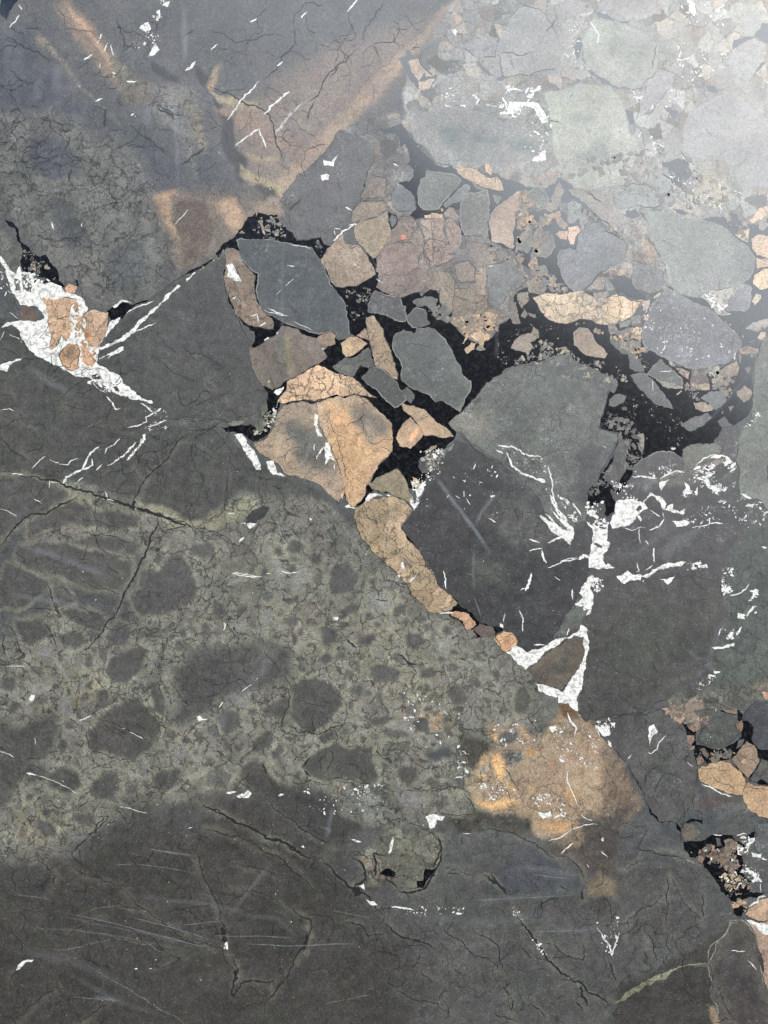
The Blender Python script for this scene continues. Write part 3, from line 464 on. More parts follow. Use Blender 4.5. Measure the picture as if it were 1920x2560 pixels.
F E 99.103.97 .3 .8 rim | 345,620 370,490 410,470 420,410 490,430 590,440 660,455 710,500 660,570 600,640 550,690 520,740 450,750 390,745 350,700
F E 108.110.108 .4 .7 | 555,700 620,640 680,570 740,530 780,545 770,600 720,660 690,680 640,690 580,730
F E 114.105.99 .4 .3 | 790,510 860,550 920,570 880,590 830,570
F E 164.144.124 .4 .3 | 655,395 780,390 850,410 890,450 930,480 1010,470 1050,520 1075,590 1000,590 900,565 800,515 730,480 690,450
F E 172.146.123 .2 .3 | 900,365 935,365 965,430 955,465 905,420
F E 101.99.95 .1 .4 rim | 700,700 720,650 780,600 860,595 930,575 940,640 945,780 920,850 935,970 860,965 730,955 705,900 695,800
F E 105.99.95 .4 .3 | 735,960 900,965 960,1010 880,1040 820,1100 760,1120 740,1050
F E 146.127.113 .2 .4 rim | 935,840 960,770 1010,710 1100,650 1160,600 1240,580 1280,620 1270,700 1215,740 1165,760 1150,880 1150,1050 1130,1070 1060,1030 960,1005 950,930
F E 103.105.102 .3 .9 rim | 1270,590 1340,545 1400,580 1440,660 1400,740 1340,760 1290,720
F E 125.120.114 .2 .3 rim | 1455,640 1480,580 1525,520 1560,585 1530,660 1500,750 1460,740
F E 95.95.97 .2 .6 core82.84.90@40 | 130,600 190,530 270,580 325,640 335,690 290,750 190,765 130,700
F E 105.105.101 .5 .8 | 175,490 250,390 280,370 315,410 310,470 270,510 190,510
F E 86.90.86 .3 .4 rim | 105,830 130,785 165,800 170,850 135,895
F E 141.120.108 .6 .3 rim | 360,830 450,825 560,815 570,850 550,900 570,950 600,1000 540,1060 480,1000 440,930
F E 141.120.108 .6 .4 rim | 580,840 610,810 650,840 700,900 710,960 700,1050 640,1060 600,1000 580,920
F E 172.146.124 .2 .2 | 400,790 455,780 455,815 405,812 / 458,770 550,780 555,815 460,818 / 535,730 560,740 555,758 540,758
F E 125.114.108 .1 .3 rim | 560,770 600,725 640,730 690,800 670,835 620,810 570,800
F E 136.115.102 1 .3 | 390,1060 440,990 540,1000 650,1050 660,1130 600,1180 500,1215 440,1160
F E 105.103.101 .1 .4 rim | 1155,1020 1200,950 1250,905 1285,970 1295,1050 1260,1110 1160,1070
F E 108.105.102 .2 .4 rim | 1335,1130 1345,930 1430,915 1470,960 1490,1050 1440,1120 1400,1145
F E 108.105.101 .2 .4 | 1320,940 1345,935 1330,1050 1295,1150 1290,1110
F E 168.144.127 .2 .4 | 1490,945 1530,920 1590,920 1585,1000 1530,985
F F 188.163.143 .3 .4 | 0,560 80,545 105,580 60,640 50,700 20,700 0,650
F E 138.125.114 .2 .4 | 1480,770 1510,780 1550,830 1590,870 1560,910 1520,880 1490,830
F E 131.120.108 1 .9 | 1180,770 1250,750 1320,820 1360,860 1400,770 1480,820 1430,880 1340,890 1290,920 1230,900 1170,870
F E 138.123.105 .9 .6 | 1160,600 1240,575 1280,640 1290,700 1220,720 1180,660
F E 108.105.101 .2 .4 | 970,620 1040,640 1010,700 980,670
F E 112.110.108 .5 .5 | 1510,690 1580,690 1640,660 1659,760 1659,860 1600,860 1580,780 1530,760
F E 103.101.99 .7 .5 | 640,1060 760,1080 830,1210 760,1160 660,1200
F E 97.97.95 .4 .25 | 910,1210 1000,1190 1060,1165 1150,1190 1220,1270 1250,1330 1200,1390 1100,1430 1060,1520 990,1560 930,1500 915,1350
F E 120.110.95 .4 .4 | 530,1400 540,1250 600,1260 660,1330 660,1500 640,1570 610,1620 540,1590
F G 116.102.86 .9 .4 | 655,60 880,50 890,180 1000,240 960,330 900,400 840,440 800,430 760,420 700,370 620,290 640,200
F E 125.112.99 .6 .4 | 430,1300 530,1220 545,1300 525,1420 430,1390
F E 120.108.99 .4 .3 | 650,1200 760,1160 830,1220 820,1330 700,1350 660,1290
F E 139.125.108 .9 .4 | 835,1240 905,1220 910,1450 860,1450 830,1340
F E 118.108.99 .3 .3 | 780,1060 900,1080 950,1120 960,1180 900,1220 830,1210 780,1120
F E 120.112.99 .6 .4 | 1250,1330 1340,1330 1420,1390 1390,1450 1270,1430
F E 103.103.99 .2 .4 rim | 1350,1210 1400,1210 1430,1290 1370,1290
F E 155.133.116 .6 .4 | 1440,1300 1500,1310 1490,1350 1440,1350 / 1370,1320 1400,1320 1395,1345 1375,1345 / 1310,1130 1330,1135 1345,1220 1300,1250 1260,1200
F E 129.116.103 .8 .5 | 1170,1440 1260,1450 1270,1500 1230,1540 1170,1490
F F 129.124.120 .3 .4 rim | 120,330 200,270 300,210 350,240 370,330 410,410 460,440 450,500 380,560 320,540 230,440 180,390
F F 127.124.120 .3 .4 | 0,250 60,220 110,240 160,290 120,330 50,300
F F 124.127.124 .5 .8 | 0,360 60,340 110,370 100,450 50,530 0,525
F F 122.124.124 .2 .4 | 370,330 430,270 540,190 650,210 660,90 720,90 860,160 860,330 720,400 600,380 440,410 400,390
F F 120.117.122 .2 .2 | 930,230 980,170 1045,110 1045,250 950,250
F F 153.141.127 .3 .3 | 1200,290 1240,220 1360,280 1290,350
F F 108.110.112 .2 .55 | 55,1110 0,1050 -60,950 -100,800 -60,740 0,720 60,740 80,620 200,510 260,520 340,600 450,650 500,720 470,800 430,850 350,880 250,950 180,1030 110,1090
F F 120.123.120 .2 .7 core112.116.112@120 rim | 610,480 700,440 800,430 880,430 940,450 1000,490 1100,490 1210,515 1290,560 1370,630 1460,690 1510,750 1550,800 1545,890 1490,1000 1400,1030 1250,1060 1120,1110 1080,1140 990,1130 900,1080 860,1010 850,930 780,800 720,700 650,600
F F 185.163.140 .2 .4 | 1385,615 1510,560 1490,680 1440,660 / 1520,650 1580,615 1700,630 1700,830 1560,800 1520,720 / 1560,810 1700,835 1700,885 1570,905 / 1535,960 1600,910 1700,895 1700,1060 1590,1075 1530,1030
F F 170.156.139 .2 .3 | 1525,1170 1560,1110 1600,1120 1600,1150 1550,1210 / 1570,1470 1600,1425 1640,1430 1640,1490 1590,1495
F F 178.158.140 .6 .7 | 1500,500 1590,400 1700,360 1700,420 1580,500 1530,525
F F 141.136.132 .3 .4 | 1470,1400 1530,1350 1700,1320 1640,1390 1560,1425 / 1580,510 1640,480 1660,540 1610,590 1580,560 / 1440,510 1490,500 1490,555 1450,550
F F 178.156.138 .3 .3 | 1430,1590 1440,1560 1500,1550 1590,1570 1560,1605 1430,1605
F F 117.117.120 .2 .3 rim | 1300,1240 1390,1080 1500,1035 1530,1070 1500,1230 1470,1260 1320,1255
F F 146.146.136 .6 1 | 1080,1130 1200,1070 1390,1040 1370,1100 1290,1240 1370,1280 1280,1300 1160,1190 1100,1150
F F 105.105.108 .15 1 core100.100.103@80 rim | 690,1200 760,1120 830,1065 880,1090 960,1130 1030,1180 1150,1220 1240,1290 1320,1360 1400,1440 1445,1530 H:1440,210 1390,280 1330,350 1220,375 1130,400 1040,410 970,390 900,360 840,330 760,300 700,260 640,230 610,140 620,60 F:630,1370 650,1290
F F 176.158.134 .9 .3 | 0,1100 130,1080 210,1130 330,1140 460,1130 520,1170 620,1160 600,1220 480,1320 420,1350 330,1370 240,1360 180,1330 90,1325 20,1360 G:1480,290 1430,305 1380,300 1320,285 1250,220 1210,150 1190,115 1300,85 1360,90 1480,95
F F 189.166.139 .9 .2 | 270,1220 330,1150 400,1110 470,1140 520,1170 615,1165 590,1230 480,1320 410,1355 320,1290
F F 134.124.115 .7 .6 | 210,1100 330,1090 340,1120 270,1190 215,1150
F F 115.116.114 .5 .8 | 550,830 680,870 740,900 800,930 800,1020 770,1080 700,1110 640,1090 560,1080 530,1040 520,950
F F 146.136.127 .4 .5 | 220,1000 290,960 300,1060 290,1075 160,1075 / 330,930 400,880 410,920 360,960 / 420,930 460,930 450,960 420,960 / 450,890 500,880 520,960 480,950
F F 115.116.115 .2 .5 | 290,970 330,970 390,1060 370,1085 320,1080
F F 177.156.142 .3 .4 | 620,1170 680,1160 660,1240 620,1255 / 700,1140 760,1095 770,1110 720,1150 / 620,1280 680,1290 650,1340
F F 117.114.110 .3 .4 rim | 420,1350 520,1330 500,1380 430,1400 / 520,1300 600,1290 600,1350 540,1370
F F 100.98.98 .2 .2 | 410,1410 520,1390 510,1460 430,1470
F F 191.165.139 .8 .3 | 520,1390 610,1390 600,1500 520,1480
F F 120.115.110 .8 .7 | 330,1380 380,1350 410,1400 410,1440 350,1450 / 500,1500 600,1500 600,1560 520,1560 / 620,1550 680,1570 650,1600 615,1590
F H 144.126.108 .4 .4 rim | 45,100 100,60 165,70 210,130 230,180 290,230 330,280 300,320 230,310 150,295 110,265 50,210
F H 79.81.77 .3 .7 rim | 345,150 390,160 450,200 500,250 510,290 470,285 400,240 360,200
F H 77.77.75 .1 .3 rim | 490,270 530,265 600,340 635,430 560,430 510,400
F H 79.79.77 .1 .4 rim | 515,460 590,435 640,440 700,500 760,580 820,650 872,735 800,725 710,690 650,630 580,560
F H 81.81.79 .3 .7 rim | 650,450 700,380 770,325 830,380 900,440 945,480 960,565 830,570 780,540 730,490
F H 120.120.112 .7 1 | 740,500 820,515 950,550 950,568 830,570 780,545
F H 87.77.74 .2 .3 | 1020,420 1140,420 1165,480 1175,580 1020,590 1010,500
F H 147.132.112 .6 .6 | 1020,520 1080,540 1170,530 1175,580 1020,590
F H 96.92.90 .2 .3 rim | 1200,490 1330,490 1340,540 1200,580
F H 138.122.108 .6 .6 rim | 1250,440 1320,380 1400,335 1420,400 1400,460 1330,480 1260,470
F H 96.98.97 .2 .4 rim | 1100,650 1190,590 1310,580 1310,680 1250,730 1220,750 1160,680
F H 142.128.112 .6 .7 | 1040,680 1130,680 1210,740 1130,765 1060,740
F H 83.81.79 .1 1 rim | 930,855 1050,800 1160,770 1195,810 1130,870 1020,925 940,880
F H 128.116.104 .4 .6 | 1400,590 1470,545 1530,600 1500,660 1460,685 1400,630
F H 151.132.115 .3 .3 | 1420,235 1500,215 1595,245 1560,280 1430,280
F H 108.104.98 .2 .3 | 1415,270 1440,300 1435,360 1420,350 / 1330,720 1375,710 1350,760 / 1460,400 1500,380 1520,400 1500,440 / 1270,770 1290,750 1285,780 / 1350,490 1385,500 1370,530 1350,520
F H 139.122.109 .7 .8 | 830,335 880,360 890,390 850,380 / 890,390 960,410 1010,430 1000,490 960,470 920,440 / 900,450 950,490 960,540 940,500
F H 150.138.118 .3 .5 | 895,620 940,580 945,595 910,620
F H 81.81.77 .4 .4 rim | 340,660 400,615 485,630 470,670 380,720 335,710
F H 83.79.76 .2 .3 rim | 375,810 500,815 520,850 390,835 / 490,890 530,835 550,855 500,905 / 445,720 490,725 490,750 450,745
F H 124.116.102 .2 .3 | 580,950 625,940 635,1000 625,1080 605,1135 600,1060 590,1000 / 545,890 600,940 590,945
F H 184.176.158 .1 .2 j.03 | 850,1060 890,1055 895,1070 865,1080
F H 74.72.70 .3 .9 | 420,980 520,1000 500,1100 480,1250 430,1350 400,1420 330,1330 300,1280 370,1180 390,1080
F H 70.68.66 .2 .7 rim | 550,1200 620,1150 720,1100 780,1085 860,1090 940,1140 965,1180 970,1250 850,1280 760,1320 640,1310 540,1270
F H 96.96.88 .5 .7 | 950,1070 1000,1045 1200,1020 1280,1050 1260,1130 1120,1180 1000,1250 960,1180
F H 79.77.76 .5 .8 | 1240,1000 1300,880 1400,870 1420,950 1410,1100 1380,1180 1260,1130 1280,1050
F H 59.57.56 .1 .15 | 1190,1290 1190,1250 1260,1190 1330,1170 1350,1200 1330,1260 1260,1320 1210,1330
F H 102.105.98 .35 .35 core94.98.92@110 | 1720,60 1659,100 1600,190 1580,300 1540,400 1535,560 1530,640 1520,760 1530,830 1440,920 1410,1000 1415,1300 1430,1500 1560,1480 1659,1580 1720,1600
F G 85.87.82 .35 .5 core81.83.77@120 | 610,990 640,960 690,920 740,870 770,830 830,770 870,710 940,670 1000,640 1040,600 1120,585 1180,590 1270,570 1350,530 1440,520 1445,590 1370,600 1360,640 1430,650 1530,690 1620,710 H:240,550 300,510 400,490 415,540 380,610 330,590 330,640 310,720 300,760 270,830 260,900 340,920 420,940 400,1010 370,1100 290,1220 250,1330 190,1390 165,1440 160,1530 V:1275,1080 1265,1140 1240,1170 1200,1130 1150,1060 1080,1000 1020,960
F H 76.76.72 .5 .6 | 280,510 340,500 400,490 415,540 380,610 330,580
F G 53.52.51 .2 .3 | 780,840 830,800 840,830 790,870 / 760,875 790,890 770,920 760,910
F V 51.50.49 .15 .12 core48.47.46@70 | 912,1062 935,1000 985,950 1020,962 1080,1000 1150,1060 1200,1140 1235,1175 K:1440,480 1430,560 1560,650 1570,760 1560,830 1480,960 1430,1050 1340,1200 1240,1360 1150,1400 1050,1420 980,1370 960,1300 870,1250 840,1220 700,1190 660,1180 590,1100 480,1000 440,960 320,890 280,760 200,650 160,590 110,520 50,460 10,400 100,270 170,180 220,60
F L 65.64.60 .12 .2 core65.66.59@90 | 220,780 400,800 500,830 650,790 800,790 900,760 1000,770 1200,790 1280,830 1300,960 1340,1080 1270,1190 1220,1330 1180,1450 1100,1560 900,1710 700,1830 500,1870 370,1900 210,1930 140,1840 180,1600 220,1300 170,1130 250,1060
F K 87.79.68 .2 .2 core70.68.66@60 | 1050,1570 1200,1440 1350,1350 1430,1290 1540,1290 1550,1400 1500,1540 1420,1650 1350,1750 1240,1720 1140,1680
F L 59.58.57 .1 .1 | 120,340 210,330 250,390 250,480 230,600 200,600 150,620 0,650 0,580 60,520 100,480
F G 77.81.76 .2 .5 core76.79.77@50 rim | 225,430 230,390 300,345 380,370 390,330 470,325 520,340 570,390 620,460 660,540 700,600 700,640 770,700 765,760 720,850 690,915 640,880 570,835 520,845 470,790 420,775 340,740 290,700 280,650 290,600 265,540 225,480
F G 70.70.66 .2 .1 rim | 10,680 60,610 130,605 200,650 250,700 290,770 325,830 240,885 200,850 130,780 40,710
F G 79.77.74 .2 .2 rim | 290,760 330,740 375,790 375,820 355,855 320,830
F G 120.106.94 .2 .2 | 430,1190 490,1150 530,1140 525,1165 460,1190
F G 161.138.113 .3 .2 core156.132.106@30 | 285,855 370,865 440,890 480,930 540,990 600,1020 650,1080 560,1090 440,1075 400,1000 350,940 300,905
F G 163.136.111 .3 .3 | 245,1100 280,1020 350,945 400,1000 440,1070 400,1120 350,1165 270,1150
F G 127.117.95 .3 .2 core112.102.86@35 | 40,1405 150,1350 260,1300 300,1350 340,1440 385,1535 300,1520 200,1470 100,1455
F G 172.144.110 .5 .2 | 360,1360 390,1370 415,1430 370,1430
F G 68.66.64 .6 .9 | 410,1250 480,1190 560,1180 660,1120 650,1160 560,1230 540,1300 500,1330 430,1340 400,1290
F I 147.130.111 .4 .35 core106.101.92@70 | 490,610 530,500 580,420 640,400 720,390 780,410 890,370 960,360 1000,375 1060,350 1140,370 1200,430 1270,490 1330,550 1330,680 1330,740 1290,790 1230,840 1190,930 1150,980 1140,1050 1100,1100 1060,1130 1020,1100 1000,1030 960,1110 900,1040 820,970 720,930 600,910 540,830 400,740 370,680 440,660
F I 167.144.119 .5 .5 core120.110.98@45 | 800,400 890,370 960,360 1000,375 1060,350 1140,370 1200,430 1270,490 1330,550 1330,680 1330,740 1290,790 1230,840 1190,930 1150,980 1140,1050 1100,1100 1060,1130 1020,1100 1000,1030 990,950 960,860 930,780 900,690 850,620 820,560 815,470
F I 185.156.127 1 .15 | 530,400 550,360 590,320 600,260 690,215 760,165 820,140 880,170 940,200 1060,230 1110,270 1170,340 1230,370 1180,370 1060,345 990,370 940,350 890,365 820,400 740,390 640,400 560,412
F I 154.134.108 .9 .35 core114.102.86@55 | 1080,1130 1190,1060 1350,1050 1420,1080 1470,1150 1440,1200 1390,1270 1430,1340 1480,1390 1520,1430 1560,1540 1620,1600 K:230,700 290,790 330,890 420,950 480,1020 420,1080 310,1105 230,1090 190,1030 100,960 60,870 0,800 I:1300,1540 1200,1450 1140,1370 1080,1270 1060,1180
F G 126.114.102 .7 .4 | 1040,470 1060,430 1110,380 1180,370 1200,320 1235,350 1240,400 1180,430 1200,460 1160,525 1140,500 1080,490
F G 171.146.119 .3 .2 | 720,480 770,430 800,440 790,480 740,510 / 705,440 750,370 745,400 720,440 / 760,380 820,350 900,380 890,415 850,430 790,410
F G 110.100.90 .4 .3 | 800,480 830,440 870,480 830,490 / 1050,165 1080,150 1110,300 1060,305 1035,250 / 1110,250 1135,195 1160,240 1140,270 / 1160,225 1210,235 1220,260 1170,250
F G 118.108.96 .8 .5 | 1090,90 1160,80 1170,130 1120,200 1095,160 / 1010,95 1060,85 1050,120 1020,115
F G 83.83.77 .7 .8 | 360,150 450,110 540,130 520,200 470,180 400,190 / 490,240 560,210 640,270 600,300 540,260
F G 106.98.90 .5 .4 | 1390,490 1440,485 1450,505 1400,505 / 1500,530 1525,545 1500,580
F I 108.108.100 .3 .5 | 190,550 240,530 310,530 290,555 200,565
F I 79.83.72 .5 .3 | 390,590 380,560 430,500 450,540 440,600 400,610 / 420,440 460,390 470,450 440,500 420,500
F I 49.48.46 .3 .1 | 320,1200 360,1150 430,1120 485,1130 460,1170 400,1220 380,1250 320,1245
F Q 74.74.71 .3 .3 | 0,330 100,460 200,560 300,680 380,800 420,880 470,960 520,1100 620,1230 770,1250 850,1150 960,1000 970,850 965,720 940,600 870,430 820,290 720,260 640,190 560,220 450,250 300,250 130,300
F Q 77.77.72 .5 .4 | 970,470 1000,400 1070,310 1150,260 1330,260 1320,350 1380,400 1310,480 1240,530 1130,545 1030,520
F Q 66.66.69 .15 .3 | 1400,240 1500,130 1700,130 1700,570 1530,560 1470,470 1490,370 1440,310 1390,290
F Q 169.142.112 .4 .2 core140.122.102@60 | 970,740 1100,690 1180,670 1280,690 1370,760 1415,830 1420,900 1380,990 1290,970 1180,950 1080,910 1000,860
F Q 136.116.98 .7 .3 | 1285,650 1350,580 1430,490 1500,530 1550,660 1500,760 1440,830 1390,790 1330,720
F Q 175.146.117 .5 .2 core160.134.108@50 | 1430,870 1700,880 1700,1240 1622,1210 1540,1190 1450,1120 1390,1010 1390,960
F Q 81.79.76 .6 .5 | 1520,740 1580,660 1700,680 1700,860 1560,830
F Q 136.112.96 .8 .3 | 880,350 960,315 1005,325 990,380 940,405 900,380 / 865,435 940,440 940,490 910,530 880,490 / 1330,330 1380,290 1390,360 1375,420 1335,370 / 960,650 1010,620 1035,690 970,710
F Q 166.131.105 .6 .2 | 1035,270 1070,250 1070,300 1035,310 / 915,545 945,530 945,565 920,570 / 640,190 700,185 720,210 670,205 / 1560,40 1700,40 1700,120 1600,110
F Q 79.77.72 .3 .2 | 1190,610 1270,555 1295,590 1280,650 1200,640 / 1350,480 1400,470 1380,530 1330,560
F Q 108.96.84 .4 .3 | 1000,560 1030,550 1080,620 1060,650 1020,610 / 900,240 1000,260 1000,300 900,290 / 740,180 800,240 800,310 760,310 720,260 / 1190,200 1330,190 1340,235 1250,230
F Q 83.79.76 .3 .3 | 1140,1380 1180,1385 1195,1450 1150,1460 / 1050,1440 1100,1440 1090,1500 1040,1540
F Q 120.104.90 .6 .4 | 1215,1400 1280,1390 1340,1420 1330,1480 1230,1460
F Q 76.71.68 .2 .3 | 1290,1370 1420,1340 1440,1380 1430,1450 1350,1410 / 1380,1560 1440,1500 1450,1560 1400,1640 / 1300,1620 1350,1600 1340,1680
F Q 146.120.100 .5 .3 | 1100,1440 1130,1450 1130,1530 1105,1520
F Q 124.104.90 .8 .3 | 1040,1540 1170,1480 1270,1560 1260,1600 1160,1605 1060,1560
F Q 72.71.71 .2 .3 | 1460,1850 1540,1780 1590,1840 1595,1885 1480,1890
F Q 96.88.78 .5 .4 | 820,1300 860,1250 940,1270 1000,1330 940,1400 850,1410
F Q 161.136.114 .5 .3 | 1405,2090 1450,2020 1550,1950 1622,1930 1700,1920 1700,2160 1622,2150 1500,2140
F Q 114.98.86 .4 .3 | 1390,1950 1430,1940 1430,2030 1390,2020 / 1430,1820 1470,1800 1460,1850 1430,1860
F Q 183.139.110 .4 .3 | 1290,1990 1370,1985 1350,2020 1300,2030
F Q 79.78.76 .3 .6 | 1400,1620 1622,1560 1700,1560 1700,1800 1560,1780 1450,1700
F Q 79.81.80 .4 .4 | 1500,1260 1700,1240 1700,1540 1560,1540 1490,1480 1500,1400
F S 79.76.70 .2 .2 core68.64.62@40 rim | 1480,640 1500,600 1560,590 1600,640 1630,800 1659,900 1720,1300 1440,1300 1440,1000 1400,800 1430,700
F S 154.132.116 .5 .5 | 1560,590 1600,600 1700,590 1700,1000 1659,900 1640,850 1620,720 1600,640
G C 180.150.123 .7 .3 | 275,630 500,640 460,700 450,760 470,850 430,920 400,880 380,930 330,975 330,870 310,800 300,720
G C 172.138.106 .6 .2 core122.104.86@22 | 400,970 440,930 500,930 520,1000 510,1090 460,1110 400,1070 380,1010
G C 171.144.121 .7 .4 | 535,745 600,705 640,715 702,728 702,790 684,870 645,955 585,950 545,880 560,800
G C 176.141.114 .6 .2 | 525,940 570,960 620,1040 600,1085 530,1050 / 420,570 440,540 500,560 480,605 430,600 / 500,760 545,750 540,800 500,790 / 200,430 235,440 230,460 205,450
G C 98.84.74 .3 .2 | 140,690 200,690 245,750 240,790 140,780
G C 98.98.88 .8 .4 | 75,490 130,485 130,580 100,590 / 140,470 210,500 200,600 150,580
F K 168.134.108 .6 .2 | 410,1100 480,1090 570,1110 620,1170 630,1200 580,1240 550,1240 520,1170 430,1130
F K 87.76.70 .2 .5 | 600,1240 660,1190 770,1220 790,1270 730,1310 680,1310
F K 173.138.106 .5 .2 core150.114.88@25 | 780,1310 860,1250 930,1270 975,1330 960,1390 880,1430 840,1400
G L 62.60.58 .1 .1 | 670,180 750,135 800,180 810,270 740,250 690,210 / 600,240 640,200 655,230 620,250 / 280,500 340,530 330,545 270,515 / 310,370 370,375 370,390 315,385 / 340,640 380,630 400,650 370,680
F B 158.142.128 .3 .4 | 105,265 150,255 180,300 150,350 120,310 / 150,350 220,340 200,380 150,395 / 170,300 220,300 215,330 180,330 / 300,50 335,80 320,115 305,90
F B 137.126.117 .6 .7 | 640,760 700,740 760,740 740,790 660,800
F D 118.106.96 .2 .2 | 345,370 390,365 398,450 385,455 / 190,475 215,450 245,475
G C 60.58.54 .3 .3 | 590,1130 640,1130 660,1160 600,1160 / 730,1210 760,1210 775,1240 750,1240 / 480,710 500,700 490,730
F A 189.150.115 .4 .2 j.1 | 1000,-900 1001,-900 1001,-901
L S 6 120.122.104 | 990,950 1060,895 1200,825 1300,785 1400,775
L S 22 112.112.92 | 1000,945 1060,905 1160,850 1220,825 1260,800
L S 10 84.82.74 | 1340,790 1420,780
L S 4 130.128.112 | 1400,780 1410,700 1480,640 1500,590 1550,590 1590,620
L S 6 96.100.88 | 530,470 570,550 630,640 680,710 720,770 800,830 900,910 990,960
L Q 8 124.120.100 | 850,1580 920,1600 1020,1640
L R 3 104.104.96 | 380,780 450,830 550,880 650,950 800,1037
L R 3 98.98.88 | 210,715 310,710 400,690 490,672
L R 4 88.87.78 | 310,570 450,530 640,550 / 310,630 470,650 640,690 770,750
L A 9 158.158.160 | 1180,585 1240,510 1310,440
L K 4 104.98.88 | 1430,1660 1500,1500 1540,1390
L J 4 104.104.96 | 560,440 640,400 720,370
L F 3 118.116.112 | 1450,1280 1430,1400 1400,1480
c J 12.15 | 0,720 130,745 250,765 400,805 520,840 640,880 720,910 860,960 1000,1000 1110,1030 1240,1085
c J 14.85 | 640,880 720,910 860,960 1000,1000 1110,1030 1240,1085
c J 9.45 | 855,950 880,880 930,790 1000,710 1100,620 1200,490
c J 21.6 | 845,950 865,950 870,910
c J 12.15 | 1020,1010 1025,1060 980,1130 960,1220 900,1330 850,1440 800,1540 750,1659
c J 5.4 | 1240,1085 1350,1050 1430,1000 1470,920 1475,740
c J 6.75 | 1050,1120 1110,1095 1210,1075
c J 10.8 | 515,870 460,910 390,935 300,1000 200,1000 120,1060 60,1130 0,1210
c J 6.75 | 310,1440 330,1530 390,1659
c J 4.05 | 1160,1235 1230,1280 1330,1350 / 640,700 680,830 / 850,710 920,790 / 690,830 840,880 / 600,880 610,1000 620,1040 800,1100 / 640,1180 640,1210 850,1280 / 500,1410 640,1490 780,1510 / 1400,1340 1260,1590 / 340,1430 500,1570 620,1640 740,1659
c J 5.4 | 1240,1085 1370,1110 1500,1185 / 690,1320 780,1400 / 520,1120 700,1140 860,1190 / 0,500 90,590 180,650 / 1390,0 1450,60 / 410,280 480,310 560,330
c J 4.05 | 120,330 150,400 240,430 / 1240,540 1330,600 1400,640 / 560,450 700,430 / 1080,350 1130,390 1270,400 1440,415 / 1340,290 1420,240 1500,200 / 10,350 60,390 / 0,235 90,235 / 1040,0 1100,60 1200,110 1280,130
c N 8.1 | 845,0 800,90 730,170 680,260 600,340 540,370
c N 6.75 | 0,200 30,250 45,400 / 350,0 420,110 / 310,150 350,230 400,350 / 120,290 170,400 / 60,180 130,260
c N 5.4 | 690,830 780,845 840,880 930,920 1040,970
c N 5.4 | 1020,700 1100,820 1110,920 1080,1020 / 1090,560 1130,680 / 640,1040 760,1090 900,1110 / 620,1180 700,1140 800,1110
c N 8.1 | 1400,1420 1500,1470 1659,1545 / 640,1600 720,1500 / 590,1640 640,1600
c N 5.4 | 1420,1580 1540,1620 1659,1640 / 780,1430 880,1550 940,1450 / 1485,860 1520,940 1550,980 / 0,950 80,1000 / 600,900 620,1040 / 320,1380 460,1460 / 520,1460 620,1360 / 200,1130 330,1190
c M 5.4 | 440,620 500,700 550,730
c M 8.1 | 610,890 615,980 580,1080 540,1190
c M 4.05 | 630,960 780,1000 870,1030 / 410,1140 500,1200 / 540,950 610,950 / 400,1060 430,1110
c M 14.85 | 1010,550 1040,575 1090,605
c M 10.8 | 1370,650 1440,710 1500,720
c M 6.75 | 570,1110 680,1190 800,1200 940,1150 1060,1120 / 1210,270 1300,290 / 1180,820 1200,880 / 780,1270 700,1330 640,1410
c M 9.45 | 430,1400 470,1480 / 700,1440 770,1350 / 720,1450 770,1500
c M 5.4 | 240,1510 350,1590 / 920,1320 920,1380 880,1460 / 940,1160 950,1240 / 860,1530 960,1505 1080,1530 1200,1560 / 600,1540 900,1550 / 1420,200 1300,130 / 0,20 60,120 / 1180,150 1240,260
c M 13.5 | 235,455 240,490
c P 16.2 | 310,1230 340,1320 320,1400 290,1450 280,1500
c P 6.75 | 540,860 590,950 620,1040 / 350,1050 480,1060 600,1050 / 0,1050 120,1130 260,1200 310,1240 / 500,1230 520,1300 / 400,1260 420,1300 / 840,160 830,220 / 600,880 500,830 380,830 250,850
c P 8.1 | 640,1190 760,1170 900,1190 1000,1240 1100,1280 1200,1350 1290,1420 / 1290,1400 1400,1390 1480,1480 1530,1600 / 700,1580 800,1600 830,1650
c P 5.4 | 700,0 860,80 830,220 / 960,280 1080,240 1200,160 / 340,1480 500,1520 620,1560 / 1060,240 1100,300 1150,370 1220,300 / 0,500 120,620 200,670 370,670
c Q 9.45 | 690,1720 685,1900 700,2050 690,2212
c Q 6.75 | 700,1720 780,1850 850,1980 940,2070 1020,2150 / 690,1870 600,1960 420,2050 330,2150 330,2300 / 310,1680 420,1600 520,1560
c Q 10.8 | 1020,1900 1025,2000 1020,2120
c Q 9.45 | 380,1450 500,1500 700,1540 850,1580
c Q 5.4 | 550,730 650,770 750,800 820,840 / 530,880 570,930 / 330,400 320,470 / 720,450 740,600 780,640 / 440,890 470,940 / 880,1800 930,1740 / 480,270 520,350 / 940,960 910,1080 / 600,450 620,420
c Q 4.05 | 800,340 870,420 / 100,290 300,240 430,260 560,210 / 970,740 1100,740 1280,760 / 1100,800 1150,860 1260,890 1340,960 / 1440,900 1622,950 / 1330,620 1420,720 / 540,1000 650,1160
c R 9.45 | 870,80 1000,150 1150,235 1220,250 1300,305 1390,320
c R 10.8 | 1150,235 1220,250 1300,305
c R 8.1 | 1390,320 1450,390 1520,450 1600,500 1659,570
c R 4.05 | 890,190 1020,220 1130,280 1230,330 1300,400 1380,490
c R 4.05 | 1120,50 1250,150 1350,220 1440,275
c R 4.05 | 800,225 850,300 880,400 930,500 960,600 980,690 1000,740
c R 16.2 | 962,615 975,690
c R 6.75 | 1000,740 1030,800 1000,900 1010,920 1060,850 1180,850 1180,880
c R 16.2 | 1020,800 1008,860
